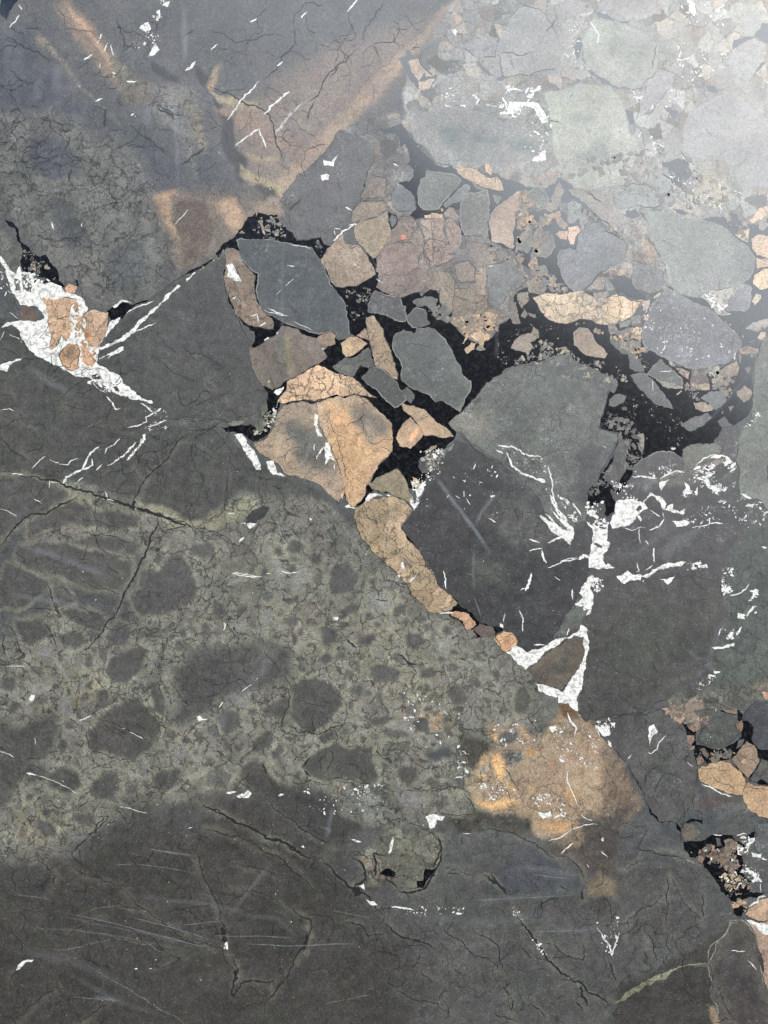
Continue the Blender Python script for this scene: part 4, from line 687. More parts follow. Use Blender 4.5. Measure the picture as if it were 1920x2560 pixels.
c R 3.38 | 290,350 450,420 560,450 / 150,320 240,400 210,465 / 530,460 620,540 720,610 850,690 980,725 / 480,520 640,550 / 1030,340 1190,405 / 1020,440 1150,480 1230,520
c R 5.4 | 300,320 380,230 470,130 / 235,400 232,430 / 1480,590 1560,610 1590,655 1659,655
c R 5.4 | 1230,520 1340,580 1325,700 1270,760 1220,860 1150,940 1140,1000
c R 10.8 | 1325,640 1322,680 1310,720
c R 3.38 | 50,910 50,830 100,770 / 60,1030 160,940 250,880 / 1190,830 1160,870 / 640,790 690,795 780,750 700,715 / 300,650 380,600 450,570 / 340,1037 470,950
c R 9.45 | 1520,450 1580,400 1560,340 1520,320 / 1620,400 1615,300 1659,310
c R 29.7 | 1535,445 1555,480
c S 6.75 | 0,600 60,650 150,680 230,715 / 970,760 985,800 1000,850 / 460,390 490,430 530,480
c S 10.8 | 430,390 490,430 530,480
c S 8.1 | 570,550 630,640 680,710 720,770 800,830 900,910 990,960
c S 4.05 | 720,690 780,740 860,760 865,690 / 50,890 150,940 270,955 / 510,870 550,910 / 560,930 550,980 / 630,940 700,1010 / 160,810 220,860 / 1140,640 1190,770 / 760,440 800,460 / 270,380 330,385 / 380,620 480,690 530,830 / 590,700 640,760 / 250,610 430,750 500,800
c S 10.8 | 850,870 860,920 880,960
c S 8.1 | 60,460 110,470 160,460 200,410 240,340 245,270
c S 6.75 | 0,400 60,450 / 830,940 860,980
c S 4.05 | 460,980 580,1037 / 740,930 780,915 / 1120,760 1145,790 / 250,760 255,770 / 1000,880 1020,920
c S 9.45 | 855,460 860,500 / 700,690 720,690
c A 5.4 | 0,170 60,180 130,210 200,250 220,265
c A 10.8 | 458,470 455,510 448,550
c A 5.4 | 510,85 530,150 540,220 / 680,450 740,485 790,500 / 550,540 620,590 720,670 / 900,130 960,145 1020,185 1130,155 1200,150 1240,165
c A 6.75 | 775,715 840,670 885,630 / 1280,175 1230,230 1200,290 1140,340 / 1659,10 1600,90 1565,165
c A 6.75 | 1550,210 1480,270 1410,330 1380,400 1330,440
c A 6.75 | 1360,430 1330,520 / 290,790 310,730 / 680,460 760,520 / 790,160 840,130 / 900,370 1000,410 1150,480 1230,700
c A 9.45 | 1250,910 1300,870
c A 4.05 | 1560,870 1640,870 / 1420,340 1500,220 / 130,680 230,690 / 120,380 110,340 / 600,280 620,270
c D 3.38 | 460,740 540,700 / 590,730 700,770 800,820 / 990,200 1000,380 / 830,410 860,460 940,490 / 1010,0 1040,120 / 1150,1200 1180,1150 / 180,720 240,1380 / 380,210 480,60 / 770,1080 830,980 / 1120,290 1260,130
c D 5.4 | 1200,210 1380,205 / 1260,640 1330,780 / 1110,610 1180,570 / 1390,1000 1460,1010 / 1200,390 1330,340
c G 3.38 | 420,950 470,920 / 160,750 190,680 / 180,790 250,700 / 290,450 560,460 / 400,600 550,770 / 570,980 590,1010 / 700,1090 820,1180 900,1280 1000,1320 1100,1340 / 280,1480 290,1400 / 330,780 370,790 / 1180,560 1190,680
c G 5.4 | 690,1080 760,1130 830,1200 / 1230,350 1240,380
c E 4.05 | 880,960 740,955 / 0,780 100,770 / 820,1345 680,1340 / 820,1460 910,1460 / 700,430 770,415 / 170,1010 260,990 / 820,580 830,620 / 990,470 1000,530 / 440,830 480,1000 600,1060
c F 4.05 | 640,600 720,720 800,860 830,1000 / 760,660 880,720 / 1100,100 1080,200 / 230,1200 260,1300 / 330,1200 340,1290 420,1320 / 420,1110 440,1300 / 540,1160 540,1280 / 1570,800 1659,840
c I 4.05 | 0,50 90,130 / 60,410 200,320 / 190,900 190,1060 160,1160 60,1210 0,1240 / 760,170 790,260 860,280 890,360 / 640,260 680,400 / 1520,530 1590,480 / 820,240 870,300 820,340 / 590,320 720,380 / 880,430 960,700 1000,1000 / 1130,1100 1130,1200 1220,1220 1240,1300
c I 5.4 | 20,1300 120,1300 220,1370 / 560,1260 580,1330 600,1370 / 440,1230 550,1250 / 60,1520 150,1400 / 600,1260 680,1330
c I 10.8 | 700,390 780,400 880,370 / 965,200 970,250
c K 5.4 | 620,795 700,795 760,775 / 840,1050 835,990 860,960 910,940 / 950,950 980,1040 / 1080,920 1160,940 / 0,1460 60,1520 150,1530 / 850,140 990,170 / 1040,260 1160,290
c K 4.05 | 560,820 580,900 / 1210,1580 1150,1680 / 300,780 480,800 / 1430,1290 1380,1240 / 170,600 300,560 / 880,1240 960,1230 1040,1260
c L 8.1 | 1010,760 1080,820 1160,865 1180,915
c L 4.05 | 600,1100 690,1230 / 1090,400 1130,450 1210,485 / 370,1900 460,1870 600,1870 720,1830 / 1500,1120 1659,1160 / 1490,1200 1659,1290
c C 4.05 | 730,330 780,370 820,320 850,260 940,300 / 850,260 900,220 1040,240 / 1060,210 1090,330 1140,490 / 500,380 540,440 500,500 / 1000,440 1100,530 / 1170,930 1230,990 1310,1000 1440,1090 / 1050,910 1140,990 / 1160,950 1280,1040 / 290,30 310,90 / 700,280 760,250 / 640,1040 635,1100 / 980,1020 1100,1090
c C 5.4 | 410,450 450,420 510,440 500,490 / 340,280 430,250 540,290 / 1030,400 1010,440 / 520,560 540,640
c B 4.05 | 130,230 180,300 220,340 / 850,900 960,960 1040,1030 / 1100,900 1140,960 / 940,1000 1040,1030 / 300,720 230,700 / 1180,190 1160,300 / 740,80 700,140 / 1280,650 1320,720 / 500,230 640,220 / 880,830 940,870 / 700,520 770,540
c H 4.05 | 1440,0 1430,140 / 100,60 60,130 / 1600,600 1659,690 / 700,490 710,600 / 1580,860 1659,900 / 420,1280 430,1130
W C | 0,360 20,380 60,450 100,480 130,430 140,470 210,480 220,520 290,545 330,530 400,560 425,600 480,610 540,640 570,700 560,740 600,760 700,780 690,860 640,940 630,1060 700,1100 780,1140 800,1190 870,1240 960,1300 880,1296 780,1270 700,1220 600,1170 480,1140 400,1090 330,1060 200,980 140,900 130,850 80,810 10,830 50,790 90,790 130,780 230,790 290,760 240,690 130,680 80,600 60,520 30,440 0,385
W C | 0,1075 60,1045 150,1020 60,1070 50,1110 0,1100 / 640,1030 720,990 800,950 800,975 740,1000 650,1030 / 635,955 740,920 830,860 900,780 1000,700 1070,620 1150,550 1170,555 1100,620 1030,690 960,760 880,850 820,900 740,935 650,970
W C | 730,690 780,650 820,650 850,670 790,660 740,700 / 710,790 780,760 720,840 690,890 / 1205,510 1270,465 1240,500 1210,530
W D | 80,740 130,720 160,770 190,830 215,880 150,870 90,830 100,780
W D | 880,0 940,-10 920,20 890,35 870,20
W I | 235,625 290,620 330,690 370,730 400,790 420,830 420,870 390,870 340,790 290,700 / 470,860 460,810 510,810 530,890 600,915 500,900
W I | 790,480 815,490 815,580 845,640 815,640 790,560 / 868,680 893,680 912,760 935,815 900,790 865,835 / 1170,1030 1240,1040 1340,1045 1200,1060 1130,1110 / 1000,1120 1030,1110 1080,1135 1010,1135 / 1450,1100 1530,1090 1480,1155 / 1490,1010 1560,950 1540,1020 1500,1070 / 510,335 580,295 540,355 / 325,1245 395,1240 370,1265 340,1275 / 745,1195 775,1210 765,1222 / 975,1050 990,1035 985,1070 / 1365,1600 1385,1595 1380,1615
W K | 880,1430 960,1370 1000,1390 1050,1430 1200,1380 1280,1330 1330,1310 1420,1290 1480,1250 1500,1200 1550,1230 1560,1300 1440,1290 1350,1330 1280,1390 1180,1450 1100,1530 1040,1570 960,1500
W K | 1520,1280 1560,1300 1555,1440 1540,1540 1520,1650 1490,1760 1470,1800 1475,1920 1440,1900 1390,1850 1310,1850 1310,1800 1240,1790 1150,1750 1130,1690 1200,1700 1290,1730 1350,1760 1420,1650 1480,1570 1530,1440
W L | 220,780 260,760 290,790 250,830 240,870 260,900 250,1060 210,1080 230,1030 190,1040 180,980 120,1000 180,930 150,900
W L | 210,330 260,370 380,360 370,480 400,500 380,560 340,600 350,650 440,700 300,710 230,700 230,600 260,500 260,400 / 225,250 280,240 290,300 240,290 / 400,350 450,170 520,160 640,170 660,180 720,100 800,130 850,190 830,240 870,200 900,190 900,230 950,250 1000,230 990,270 900,260 820,230 800,200 760,140 740,125 670,170 700,225 640,260 600,310 520,370 420,390
W L | 450,770 540,720 570,750 660,765 760,710 880,660 1010,655 960,690 860,705 780,715 700,780 650,770 640,800 570,800 510,830 / 790,790 860,790 920,760 890,810 860,835 830,800 / 890,325 940,330 1000,320 1050,345 960,370 930,375 / 1110,680 1170,670 1180,700 1120,705 / 790,20 870,-10 830,50 805,85
W K | 1410,540 1360,490 1320,470 1200,350 1160,290 1220,330 1330,400 1390,430 1330,320 1260,150 1240,120 1280,150 1310,230 1400,370 1440,400 1440,460
W P | 210,1070 250,1050 370,1065 350,1100 300,1100 290,1160 250,1170 230,1110 / 1235,320 1300,325 1265,370 / 1190,880 1245,880 1240,910 / 1140,1030 1200,1040 1250,1020 1260,1060 1190,1085 / 525,525 550,530 545,550 / 530,660 570,690 560,710 535,690 / 1320,580 1340,590 1380,610 1330,610 / 760,900 735,925 770,925
W Q | 30,335 90,360 160,350 170,430 100,440 60,400 / 165,320 215,320 210,370 180,340 / 145,480 170,500 180,545 150,520 / 530,350 570,335 605,410 560,440 530,535 520,470 / 85,1380 110,1415 90,1410
W Q | 1435,1390 1500,1380 1500,1410 1450,1450 1440,1500 1380,1540 1340,1530 1340,1440 1400,1470 1430,1450 / 1465,1510 1560,1530 1555,1565 1480,1560 / 1560,1565 1700,1620 1700,1640 1570,1580 / 1410,2130 1622,2180 1700,2180 1700,2300 1560,2250
W A | 610,110 640,90 650,130 620,135 600,120 / 1395,690 1430,700 1460,665 1440,720 1400,715 / 715,10 735,5 725,30 700,25 / 675,50 690,40 690,80 / 1385,760 1415,750 1420,775 1390,780 / 640,245 655,215 670,185 690,215 665,240 / 485,310 500,315 490,335
W B | 520,490 560,440 600,440 640,440 670,450 700,500 710,530 680,530 650,470 600,460 560,490 / 1310,-10 1345,20 1340,70 1320,50 / 290,130 310,125 312,158 / 680,655 700,650 700,690 640,695 / 260,450 295,460 270,462 / 330,455 355,450 350,465
W N | 200,680 215,655 240,655 235,690 210,705 / 1360,810 1385,800 1400,830 1370,840 / 180,1195 210,1190 250,1205 240,1212 200,1208
W M | 250,1630 300,1620 330,1590 355,1610 330,1645 270,1645 / 920,395 935,395 960,400 950,418 925,415
W R | 965,710 980,680 985,715 / 1300,270 1310,262 1318,278 / 1580,500 1620,510 1630,525 1600,520 / 1550,440 1570,430 1575,460
W G | 900,1490 930,1488 925,1500 905,1502
w J 14.6 | 410,800 430,760 480,735 530,710
w J 12.2 | 530,710 560,650 590,600 645,560
w J 9.8 | 530,710 570,700 600,680 595,640
w J 11.0 | 730,670 800,620 860,560 885,530
w J 12.2 | 820,650 870,590 920,540
w J 22.0 | 905,560 925,520 940,480
w J 6.1 | 695,685 735,668 / 680,610 690,575 740,550 780,505 / 620,715 660,675
w J 4.9 | 205,710 250,660 295,625 / 320,645 390,675 440,680 460,650 510,640 / 490,800 540,760
w J 7.3 | 825,440 880,430 950,400 945,370 990,350 1020,325 / 910,280 960,310 990,340
w J 8.5 | 690,235 730,280 750,320 780,315 / 960,430 1030,410 1080,390
w J 3.7 | 0,325 60,315 90,330 / 0,965 60,985 110,1015 / 320,830 320,790 380,795 / 220,900 270,930 / 600,140 640,190 690,215
w J 6.1 | 75,738 150,742 / 690,900 740,915 / 870,965 890,970
w J 11.0 | 680,855 695,890
w J 17.1 | 1060,440 1085,435
w J 4.9 | 1500,1380 1580,1390 1659,1400
w M 6.1 | 220,95 300,108 360,118 430,115 / 455,95 490,93 / 560,78 610,90 680,80 / 180,430 165,485
w M 4.9 | 150,550 170,580 / 390,825 400,815 / 280,910 360,860 / 130,1020 160,980
w M 8.5 | 180,1610 250,1600 / 540,1630 580,1618 / 0,1080 20,1105 50,1100
w M 14.6 | 1395,10 1410,60 / 1450,155 1490,115
w N 3.7 | 240,1205 340,1240 400,1262 500,1320 545,1340 / 0,1045 60,1065 100,1090 / 40,462 110,455 180,462 / 840,885 870,892 / 895,912 950,940 990,960 / 820,1430 900,1440 1020,1475
w N 6.1 | 1550,150 1555,190 1545,210 / 245,965 248,1000 / 550,835 630,800 / 1300,1580 1330,1572 / 430,1250 440,1255
w P 12.2 | 1390,200 1410,270 1460,330 1450,400
w P 7.3 | 1395,680 1385,760 1430,860 1480,980 / 1500,1050 1540,1080 1600,1100
w P 7.3 | 1230,1275 1330,1240 1400,1190 1520,1140 1640,1130
w P 11.0 | 1280,1080 1330,1050 1370,1070 / 450,750 530,735 / 500,620 550,620 / 735,925 760,900 / 770,350 795,340
w P 4.9 | 520,1205 590,1205 / 200,490 230,490 / 1340,1370 1420,1290 / 1550,1460 1570,1490 / 360,190 400,220 / 750,860 820,870 / 1620,300 1659,400 / 1480,220 1500,230
w Q 11.0 | 545,605 600,560 620,500 680,440 / 1005,880 1080,910 1180,965 1300,1000
w Q 8.5 | 510,595 550,605 / 330,655 360,620 / 1330,1360 1420,1340 / 1120,1350 1200,1355
w Q 4.9 | 80,1505 145,1560 / 870,680 930,730 / 1090,180 1140,175
w Q 19.5 | 1400,1690 1480,1700 1520,1780 1540,1720
w Q 17.1 | 1440,2020 1530,1970 1540,1930 1600,1920
w Q 6.1 | 1550,1800 1550,1880 / 1140,220 1145,180
w R 6.1 | 1520,240 1560,250 / 980,40 1020,35 / 1205,48 1220,42
w R 14.6 | 1035,50 1060,48 1080,35
w R 4.9 | 580,798 595,798 / 645,798 655,796 / 1255,595 1262,596
w R 12.2 | 70,805 100,770 145,760
w S 7.3 | 30,530 80,535 130,545 / 310,558 340,560 / 945,230 948,245
w S 3.7 | 940,290 965,315 / 765,300 820,250 / 1500,720 1560,725 / 1570,760 1610,805
w S 6.1 | 920,620 945,660 975,700 985,740 1000,690 1015,640
w S 9.8 | 20,300 40,230
w A 6.1 | 1015,630 1060,595 1125,555 / 980,520 1030,450 1060,410 1120,350
w A 9.8 | 1140,495 1200,435 1250,395
w A 9.8 | 800,305 825,290 845,265
w A 6 | 360,260 400,235 / 410,440 445,425 / 545,350 590,350 / 565,500 580,490 / 910,220 940,190 / 1300,80 1325,50
w A 4.9 | 420,190 440,145 / 1080,95 1110,80 / 490,240 480,190 / 430,300 435,270 / 445,225 465,185 / 80,20 95,45 / 40,120 85,65
w A 6.1 | 1500,50 1545,0 / 1120,560 1150,640 / 1195,285 1220,265 / 1440,1040 1480,1000 1530,970 / 1490,895 1520,910
w B 7.3 | 510,420 525,440 530,470 / 390,410 410,430 400,455 / 520,385 600,390 / 640,395 680,380 / 280,385 300,378
w B 3.7 | 890,90 930,150 920,190 / 1270,260 1330,250 / 1280,670 1310,700 / 440,450 480,465
w L 6.1 | 500,380 570,405 640,375 680,380 / 630,380 630,460 640,510
w L 9.8 | 710,400 790,370 830,310 / 830,300 820,260
w L 11.0 | 750,540 745,600 755,655
w L 7.3 | 0,650 60,630 140,620 / 615,660 632,735 / 680,720 740,680 / 1050,380 1120,370 1200,350
w L 15.9 | 150,620 200,600 240,620 235,690
w L 9.8 | 1350,920 1440,900 1480,870 1510,825 / 1260,1240 1280,1190 1300,1185
w L 17.1 | 1410,1240 1450,1170 / 1490,1090 1540,1010 1570,1010
w L 22.0 | 1215,1335 1300,1340 1380,1310
w L 14.6 | 1180,1555 1240,1560 / 1420,1080 1480,1080
w L 8.5 | 1450,110 1530,150 / 1150,40 1120,60 / 800,290 720,240 / 680,480 710,515 / 60,1860 80,1930 130,1978
w L 18.3 | 1480,210 1550,195 / 1610,530 1650,540
w L 8.5 | 100,870 98,950 / 1180,350 1250,340 1300,350
w K 14.6 | 1210,280 1290,370 1400,450 / 1220,520 1290,490 1380,470
w K 13.4 | 1270,260 1340,350 1430,440
w K 17.1 | 1250,140 1290,230 1370,370 1430,450
w K 9.8 | 1070,590 1180,565 / 1320,140 1380,160 1410,210 / 1430,190 1500,290
w K 14.6 | 1175,580 1190,650 1215,690
w K 8.5 | 1220,730 1340,680 1480,650
w K 19.5 | 1480,660 1530,630 1590,650 / 1090,770 1070,860 1040,920
w K 9.8 | 1000,910 1040,900 / 990,1080 1020,1150 1015,1260 / 1430,900 1430,990
w K 9.8 | 360,750 378,820 380,900
w K 9.8 | 735,320 795,350 / 750,135 790,130 / 1110,1370 1210,1370 / 1070,490 1160,520 / 1380,1290 1400,1230
w K 24.4 | 830,1190 855,1225
w K 17.1 | 1450,1030 1520,1040
w K 26.8 | 1555,1115 1590,1060 / 1140,-10 1205,15
w K 4.9 | 390,150 405,125 / 530,90 530,140 / 550,150 585,210 / 215,160 235,158 / 870,1100 860,1180 / 1280,800 1330,835
w K 12.2 | 15,690 30,740 / 85,850 130,800 / 440,1100 330,1105
w G 13.4 | 1010,1190 1050,1290 1130,1340 1220,1380 1280,1400
w G 9.8 | 950,1140 1040,1150 1130,1200 1260,1220 / 940,1175 990,1200
w G 9.8 | 1300,1280 1330,1440 1360,1580 1430,1659
w G 7.3 | 780,1310 800,1270 / 720,1400 730,1380 / 1410,1500 1440,1560
w G 3.7 | 600,1505 615,1485 / 715,1460 720,1500 / 660,1490 690,1510 / 820,1395 850,1405 / 1480,1540 1530,1640
w I 9.8 | 805,795 835,735 860,710
w I 13.4 | 270,1370 310,1330
w I 6.1 | 475,270 480,250 / 790,690 790,740 / 930,830 930,870 / 190,1170 240,1170 / 280,1240 320,1240
w D 11.0 | 980,540 1010,500 1050,465 / 1095,410 1170,400
w D 7.3 | 290,1160 350,1145 / 345,1150 350,1210 / 980,440 1040,440 / 590,740 650,750 / 430,1100 600,1160 / 980,450 990,490
w D 3.7 | 575,910 645,850 / 495,990 540,945 / 1070,260 1130,290 / 380,1110 600,1160 / 640,1210 800,1280 / 800,610 580,550 / 1140,720 1200,770 / 1330,850 1390,890
w D 12.2 | 135,1020 165,1000 / 360,1250 410,1210 / 400,1365 440,1340 / 500,1310 515,1290 / 875,1435 900,1435
w H 12.2 | 530,1300 640,1300 740,1310 / 760,1320 830,1280 900,1250 965,1265
w H 26.8 | 760,1350 780,1370 770,1400
w H 9.8 | 1430,1440 1520,1480 / 1060,1210 1120,1150 1200,1120 1300,1130 1390,1200
w H 22.0 | 1350,1250 1390,1230 / 1180,1140 1280,1120
w H 4.9 | 700,490 710,590 / 290,1045 320,1060 / 760,430 860,420 / 1370,300 1390,270
w E 6.1 | 140,360 190,385 / 920,1215 980,1210
w E 11.0 | 1310,340 1380,350 / 1380,260 1400,310 / 1290,340 1330,300
w F 9.8 | 780,1580 810,1550 / 1380,1659 1390,1600
w C 7.3 | 880,850 950,820 1010,795 / 820,735 920,680 1000,655 / 700,1030 800,960 / 330,140 350,190 / 530,150 530,175
w C 3.7 | 1130,160 1180,110 1220,60 / 50,590 90,610 / 60,730 120,770 / 60,870 130,900 / 0,910 30,850
s R 1.6 | 580,345 700,360 830,382 / 300,560 500,603 860,700 / 540,570 750,622 940,682 / 70,478 220,498 / 920,655 1280,662 / 1430,545 1600,580 / 580,630 720,665 880,705 / 500,350 580,345
s R 3.4 | 1060,690 1250,700 1530,690
s R 1.6 | 320,920 520,935 / 640,280 760,300 / 1400,950 1600,910 / 780,610 960,590
s S 1.6 | 380,505 640,490 820,480 / 640,390 800,410 / 640,640 900,630
h K 46 .30 | 270,-60 360,60 450,190 540,310 610,400 680,500 760,640
h K 40 .22 | 860,80 760,160 680,260 620,390
h K 30 .18 | 610,560 605,760 615,930
h K 12 .35 | 610,960 640,1040 675,1150
h J 60 .16 | 100,1180 300,1250 500,1330 800,1420
h J 50 .13 | 0,1510 300,1560 600,1600
h J 70 .14 | 150,40 330,140 520,260
h M 90 .12 | 620,520 480,680 330,880 200,1000 120,1200 60,1400
h A 34 0.33 | 790,-10 795,120 800,280
h A 26 0.24 | 750,400 760,560 765,800
h A 50 0.195 | 640,440 630,560
h A 70 0.15 | 320,300 310,420
h A 60 0.15 | 165,320 160,460
h P 60 .10 | 900,1500 1200,1500 1550,1560
h R 30 .16 | 400,225 330,235 280,225
h R 14 .2 | 640,280 760,300 850,310
h R 26 .10 | 1180,330 1080,450 990,580
h R 18 .14 | 400,920 520,935
h R 14 .16 | 1380,180 1440,210
h R 26 .16 | 1440,90 1410,250
h I 34 .16 | 780,650 740,760 700,880
h H 26 .10 | 1450,0 1440,160
h H 44 .12 | 1600,330 1400,560 1200,800 1020,960
h L 60 .14 | 1340,1080 1260,1220 1200,1400 1190,1520
h L 50 .12 | 1000,1340 1100,1420 1200,1440
h G 40 .08 | 950,300 940,560
h D 40 0.12 | 545,560 550,1100 520,1659
h S 40 .08 | 1000,630 900,625 700,640
h S 40 .07 | 640,390 760,400 830,420
h R 10 .10 | 0,620 400,640 900,740
h R 8 .12 | 200,560 600,640 900,720
h R 40 .07 | 0,240 200,290 420,320
h R 30 .08 | 560,480 900,520 1100,560
h R 24 .08 | 1000,560 1200,580 1300,680
h R 60 .07 | 0,700 300,760 600,900
h R 30 .08 | 300,820 500,940 700,1000
h S 60 .06 | 0,560 400,600 900,560
h A 120 0.12 | 0,0 60,300 40,500
h A 60 0.18 | 250,260 240,420
h S 40 .07 | 300,520 500,500 800,480
"""
def OVER_RAW(pts_of, srgb):
    O = [('I', '180.146.110', 22, .5, .4, '890,400 1000,440 1060,560 1160,700 1230,720 1240,820 1150,960 1060,1140 1000,1060 970,850 900,700'),
         ('I', '176.144.112', 16, .3, .3, '1180,560 1330,560 1320,780 1240,840 1150,860 1240,740'),
         ('I', '92.90.84', 22, .2, .2, '560,520 680,560 800,640 860,760 900,900 800,850 640,700'),
         ('I', '112.102.92', 20, .2, .2, '1040,390 1150,420 1280,540 1300,640 1220,640 1100,520'),
         ('D', '90.88.80', 30, .2, .2, '480,1300 560,1300 640,1659 540,1659'),
         ('D', '122.114.92', 10, .2, .2, '560,1300 600,1320 650,1659 600,1659 560,1450'),
         ('G', '110.108.98', 30, .5, .9, '640,960 800,880 900,940 900,1060 760,1080 660,1040'),
         ('G', '66.66.64', 26, .2, .2, '1500,1200 1659,1100 1659,1500 1560,1600 1500,1500'),
         ('K', '74.74.70', 30, .9, .3, '850,160 1050,150 1200,320 1330,470 1180,560 900,520 700,300'),
         ('G', '78.78.74', 24, .8, .5, '950,1180 1150,1200 1280,1300 1320,1500 1200,1500 1060,1380 960,1300'),
         ('K', '74.76.70', 30, .3, .1, '600,650 850,700 850,860 620,880'),
         ('G', '212.164.122', 6, .3, .8, '330,1130 350,1070 400,1020 420,1060 360,1120'),
         ('H', '128.110.92', 20, .8, .4, '0,0 10,0 10,10'),
         ('E', '158.132.96', 7, .3, .4, '0,1090 60,1030 120,930 125,960 60,1060 0,1120')]
    return [(pts_of(t, p), srgb(c), fe, cr, sp, None) for (t, c, fe, cr, sp, p) in O]

TANS = ['150.126.104', '120.108.96', '170.140.112', '96.94.90', '110.104.96']
GREYS = ['96.96.92', '120.116.106', '80.80.78', '140.130.112']
def SCATTER_RAW(P):
    cr = [(P('D', '200,500 260,360 420,330 520,340 650,500 540,540 380,520'), 60, 1.2, 6, GREYS, 1.5),
          (P('D', '1060,950 1240,900 1300,960 1240,1100 1240,1200 1180,1280 1100,1200 1080,1060'), 60, 1, 3.5, GREYS, 1),
          (P('D', '800,560 880,510 930,600 870,670'), 14, 1, 4, GREYS, 1),
          (P('G', '1000,600 1150,500 1250,420 1450,450 1500,560 1380,600 1100,580'), 130, 1, 5, GREYS, 1.5),
          (P('G', '960,330 1180,300 1460,320 1460,450 1200,560 980,620 930,560'), 60, .8, 2.5, GREYS, 1),
          (P('H', '20,330 340,340 480,420 500,520 420,500 250,540 20,440'), 90, 1, 5, GREYS, 1.5),
          (P('H', '420,540 640,620 900,760 960,860 940,1060 640,1080 520,900 420,720'), 60, .8, 3, GREYS, 1),
          (P('H', '330,740 560,860 640,1120 560,1200 480,1300 330,1400 180,1500 180,1400 300,1250 400,1000 280,880'), 160, 1, 7, ['84.82.78', '70.70.68', '100.96.88'], 1.5),
          (P('H', '640,330 700,340 660,420 420,230 480,200'), 24, 1, 4, GREYS, 1),
          (P('H', '0,20 100,0 350,130 620,240 640,300 500,250 300,120'), 70, 1.5, 8, TANS, 1),
          (P('F', '400,1330 600,1300 640,1659 520,1640 340,1440'), 60, 2, 8, TANS, 1),
          (P('F', '100,430 220,500 460,680 440,600 240,470 140,400'), 40, 1.5, 6, GREYS, 1),
          (P('F', '150,1060 300,920 480,900 520,980 400,960 380,1000 290,960'), 30, 2, 8, TANS, .6),
          (P('Q', '900,430 1000,540 1280,540 1400,480 1500,760 1280,650 980,700'), 50, 1.5, 6, TANS, 1.2),
          (P('Q', '640,190 1100,250 1060,320 860,330 760,300'), 110, 1.5, 7, TANS, 1),
          (P('Q', '860,1440 1300,1380 1440,1500 1380,1700 1260,1700 900,1560'), 90, 2, 9, ['88.84.80', '110.100.90', '72.70.68', '130.108.90'], 1),
          (P('Q', '1150,1700 1350,1700 1460,1800 1420,2000 1290,2000 1200,1860'), 140, 1, 5, ['150.130.110', '90.88.84', '190.170.140', '110.100.90'], 1),
          (P('Q', '1340,1900 1420,1980 1380,2000 1290,1960'), 20, 2, 6, TANS, 1),
          (P('C', '130,300 280,380 380,480 380,560 230,490 150,440'), 60, 1, 5, GREYS, 1),
          (P('C', '1150,530 1300,440 1450,330 1500,290 1460,360 1250,490'), 36, 1.5, 6, GREYS, 1.2),
          (P('C', '480,500 520,700 560,800 640,1000 600,1080 520,1090 440,900 470,700'), 40, 2, 7, ['178.138.102', '150.120.92'], 1),
          (P('G', '640,260 1000,220 900,420 780,420 700,370'), 120, 3, 12, ['140.118.96', '120.104.88', '164.138.110', '108.98.86'], .8),
          (P('G', '350,120 640,200 620,290 480,260'), 50, 2, 8, ['88.88.82', '104.98.88'], .8),
          (P('E', '1160,760 1480,800 1340,900 1160,920'), 50, 3, 9, TANS, .6),
          (P('E', '860,1010 1150,1080 1150,1200 980,1180 900,1080'), 60, 2, 8, ['80.80.80', '120.112.104', '96.94.90'], .8),
          (P('E', '1180,1140 1300,1180 1280,1330 1180,1250'), 30, 2, 9, TANS, .8),
          (P('E', '1030,430 1220,540 1180,570 1080,520'), 24, 1.5, 5, GREYS, .8),
          (P('H', '1160,400 1240,380 1260,470 1200,560 1160,470'), 40, 2, 8, ['150.146.132', '120.116.108'], .8),
          (P('G', '400,1240 560,1160 680,1100 540,1280 420,1340'), 60, 1, 6, ['100.98.92', '140.136.124', '84.82.80'], 1.5),
          (P('I', '160,560 460,640 540,460 480,360 420,600'), 60, 1, 5, ['120.118.108', '80.84.74', '170.166.150'], 1),
          (P('B', '640,740 1110,640 1280,640 1500,840 1440,920 1200,880 980,800'), 90, 3, 10, ['104.104.100', '118.116.110', '98.98.98'], 1)]
    cr += [(P('E', '1160,700 1480,640 1500,900 1320,1180 1160,1000'), 60, 3, 12, ['120.112.104', '140.124.108', '104.104.102'], .8),
           (P('E', '1130,1050 1320,1150 1420,1250 1640,1430 1420,1440 1250,1300'), 50, 3, 11, ['112.104.96', '140.122.104', '96.96.94'], .8),
           (P('F', '1280,500 1560,560 1620,640 1500,700 1380,600'), 10, 3, 9, ['130.122.112', '112.112.110'], .6),
           (P('F', '1380,1480 1640,1360 1640,1640 1460,1640'), 14, 2, 8, ['130.122.112', '112.112.110'], .6),
           (P('H', '880,400 1400,420 1380,620 1200,740 1000,640'), 60, 2, 9, ['110.104.96', '132.118.102', '92.92.90'], .8)]
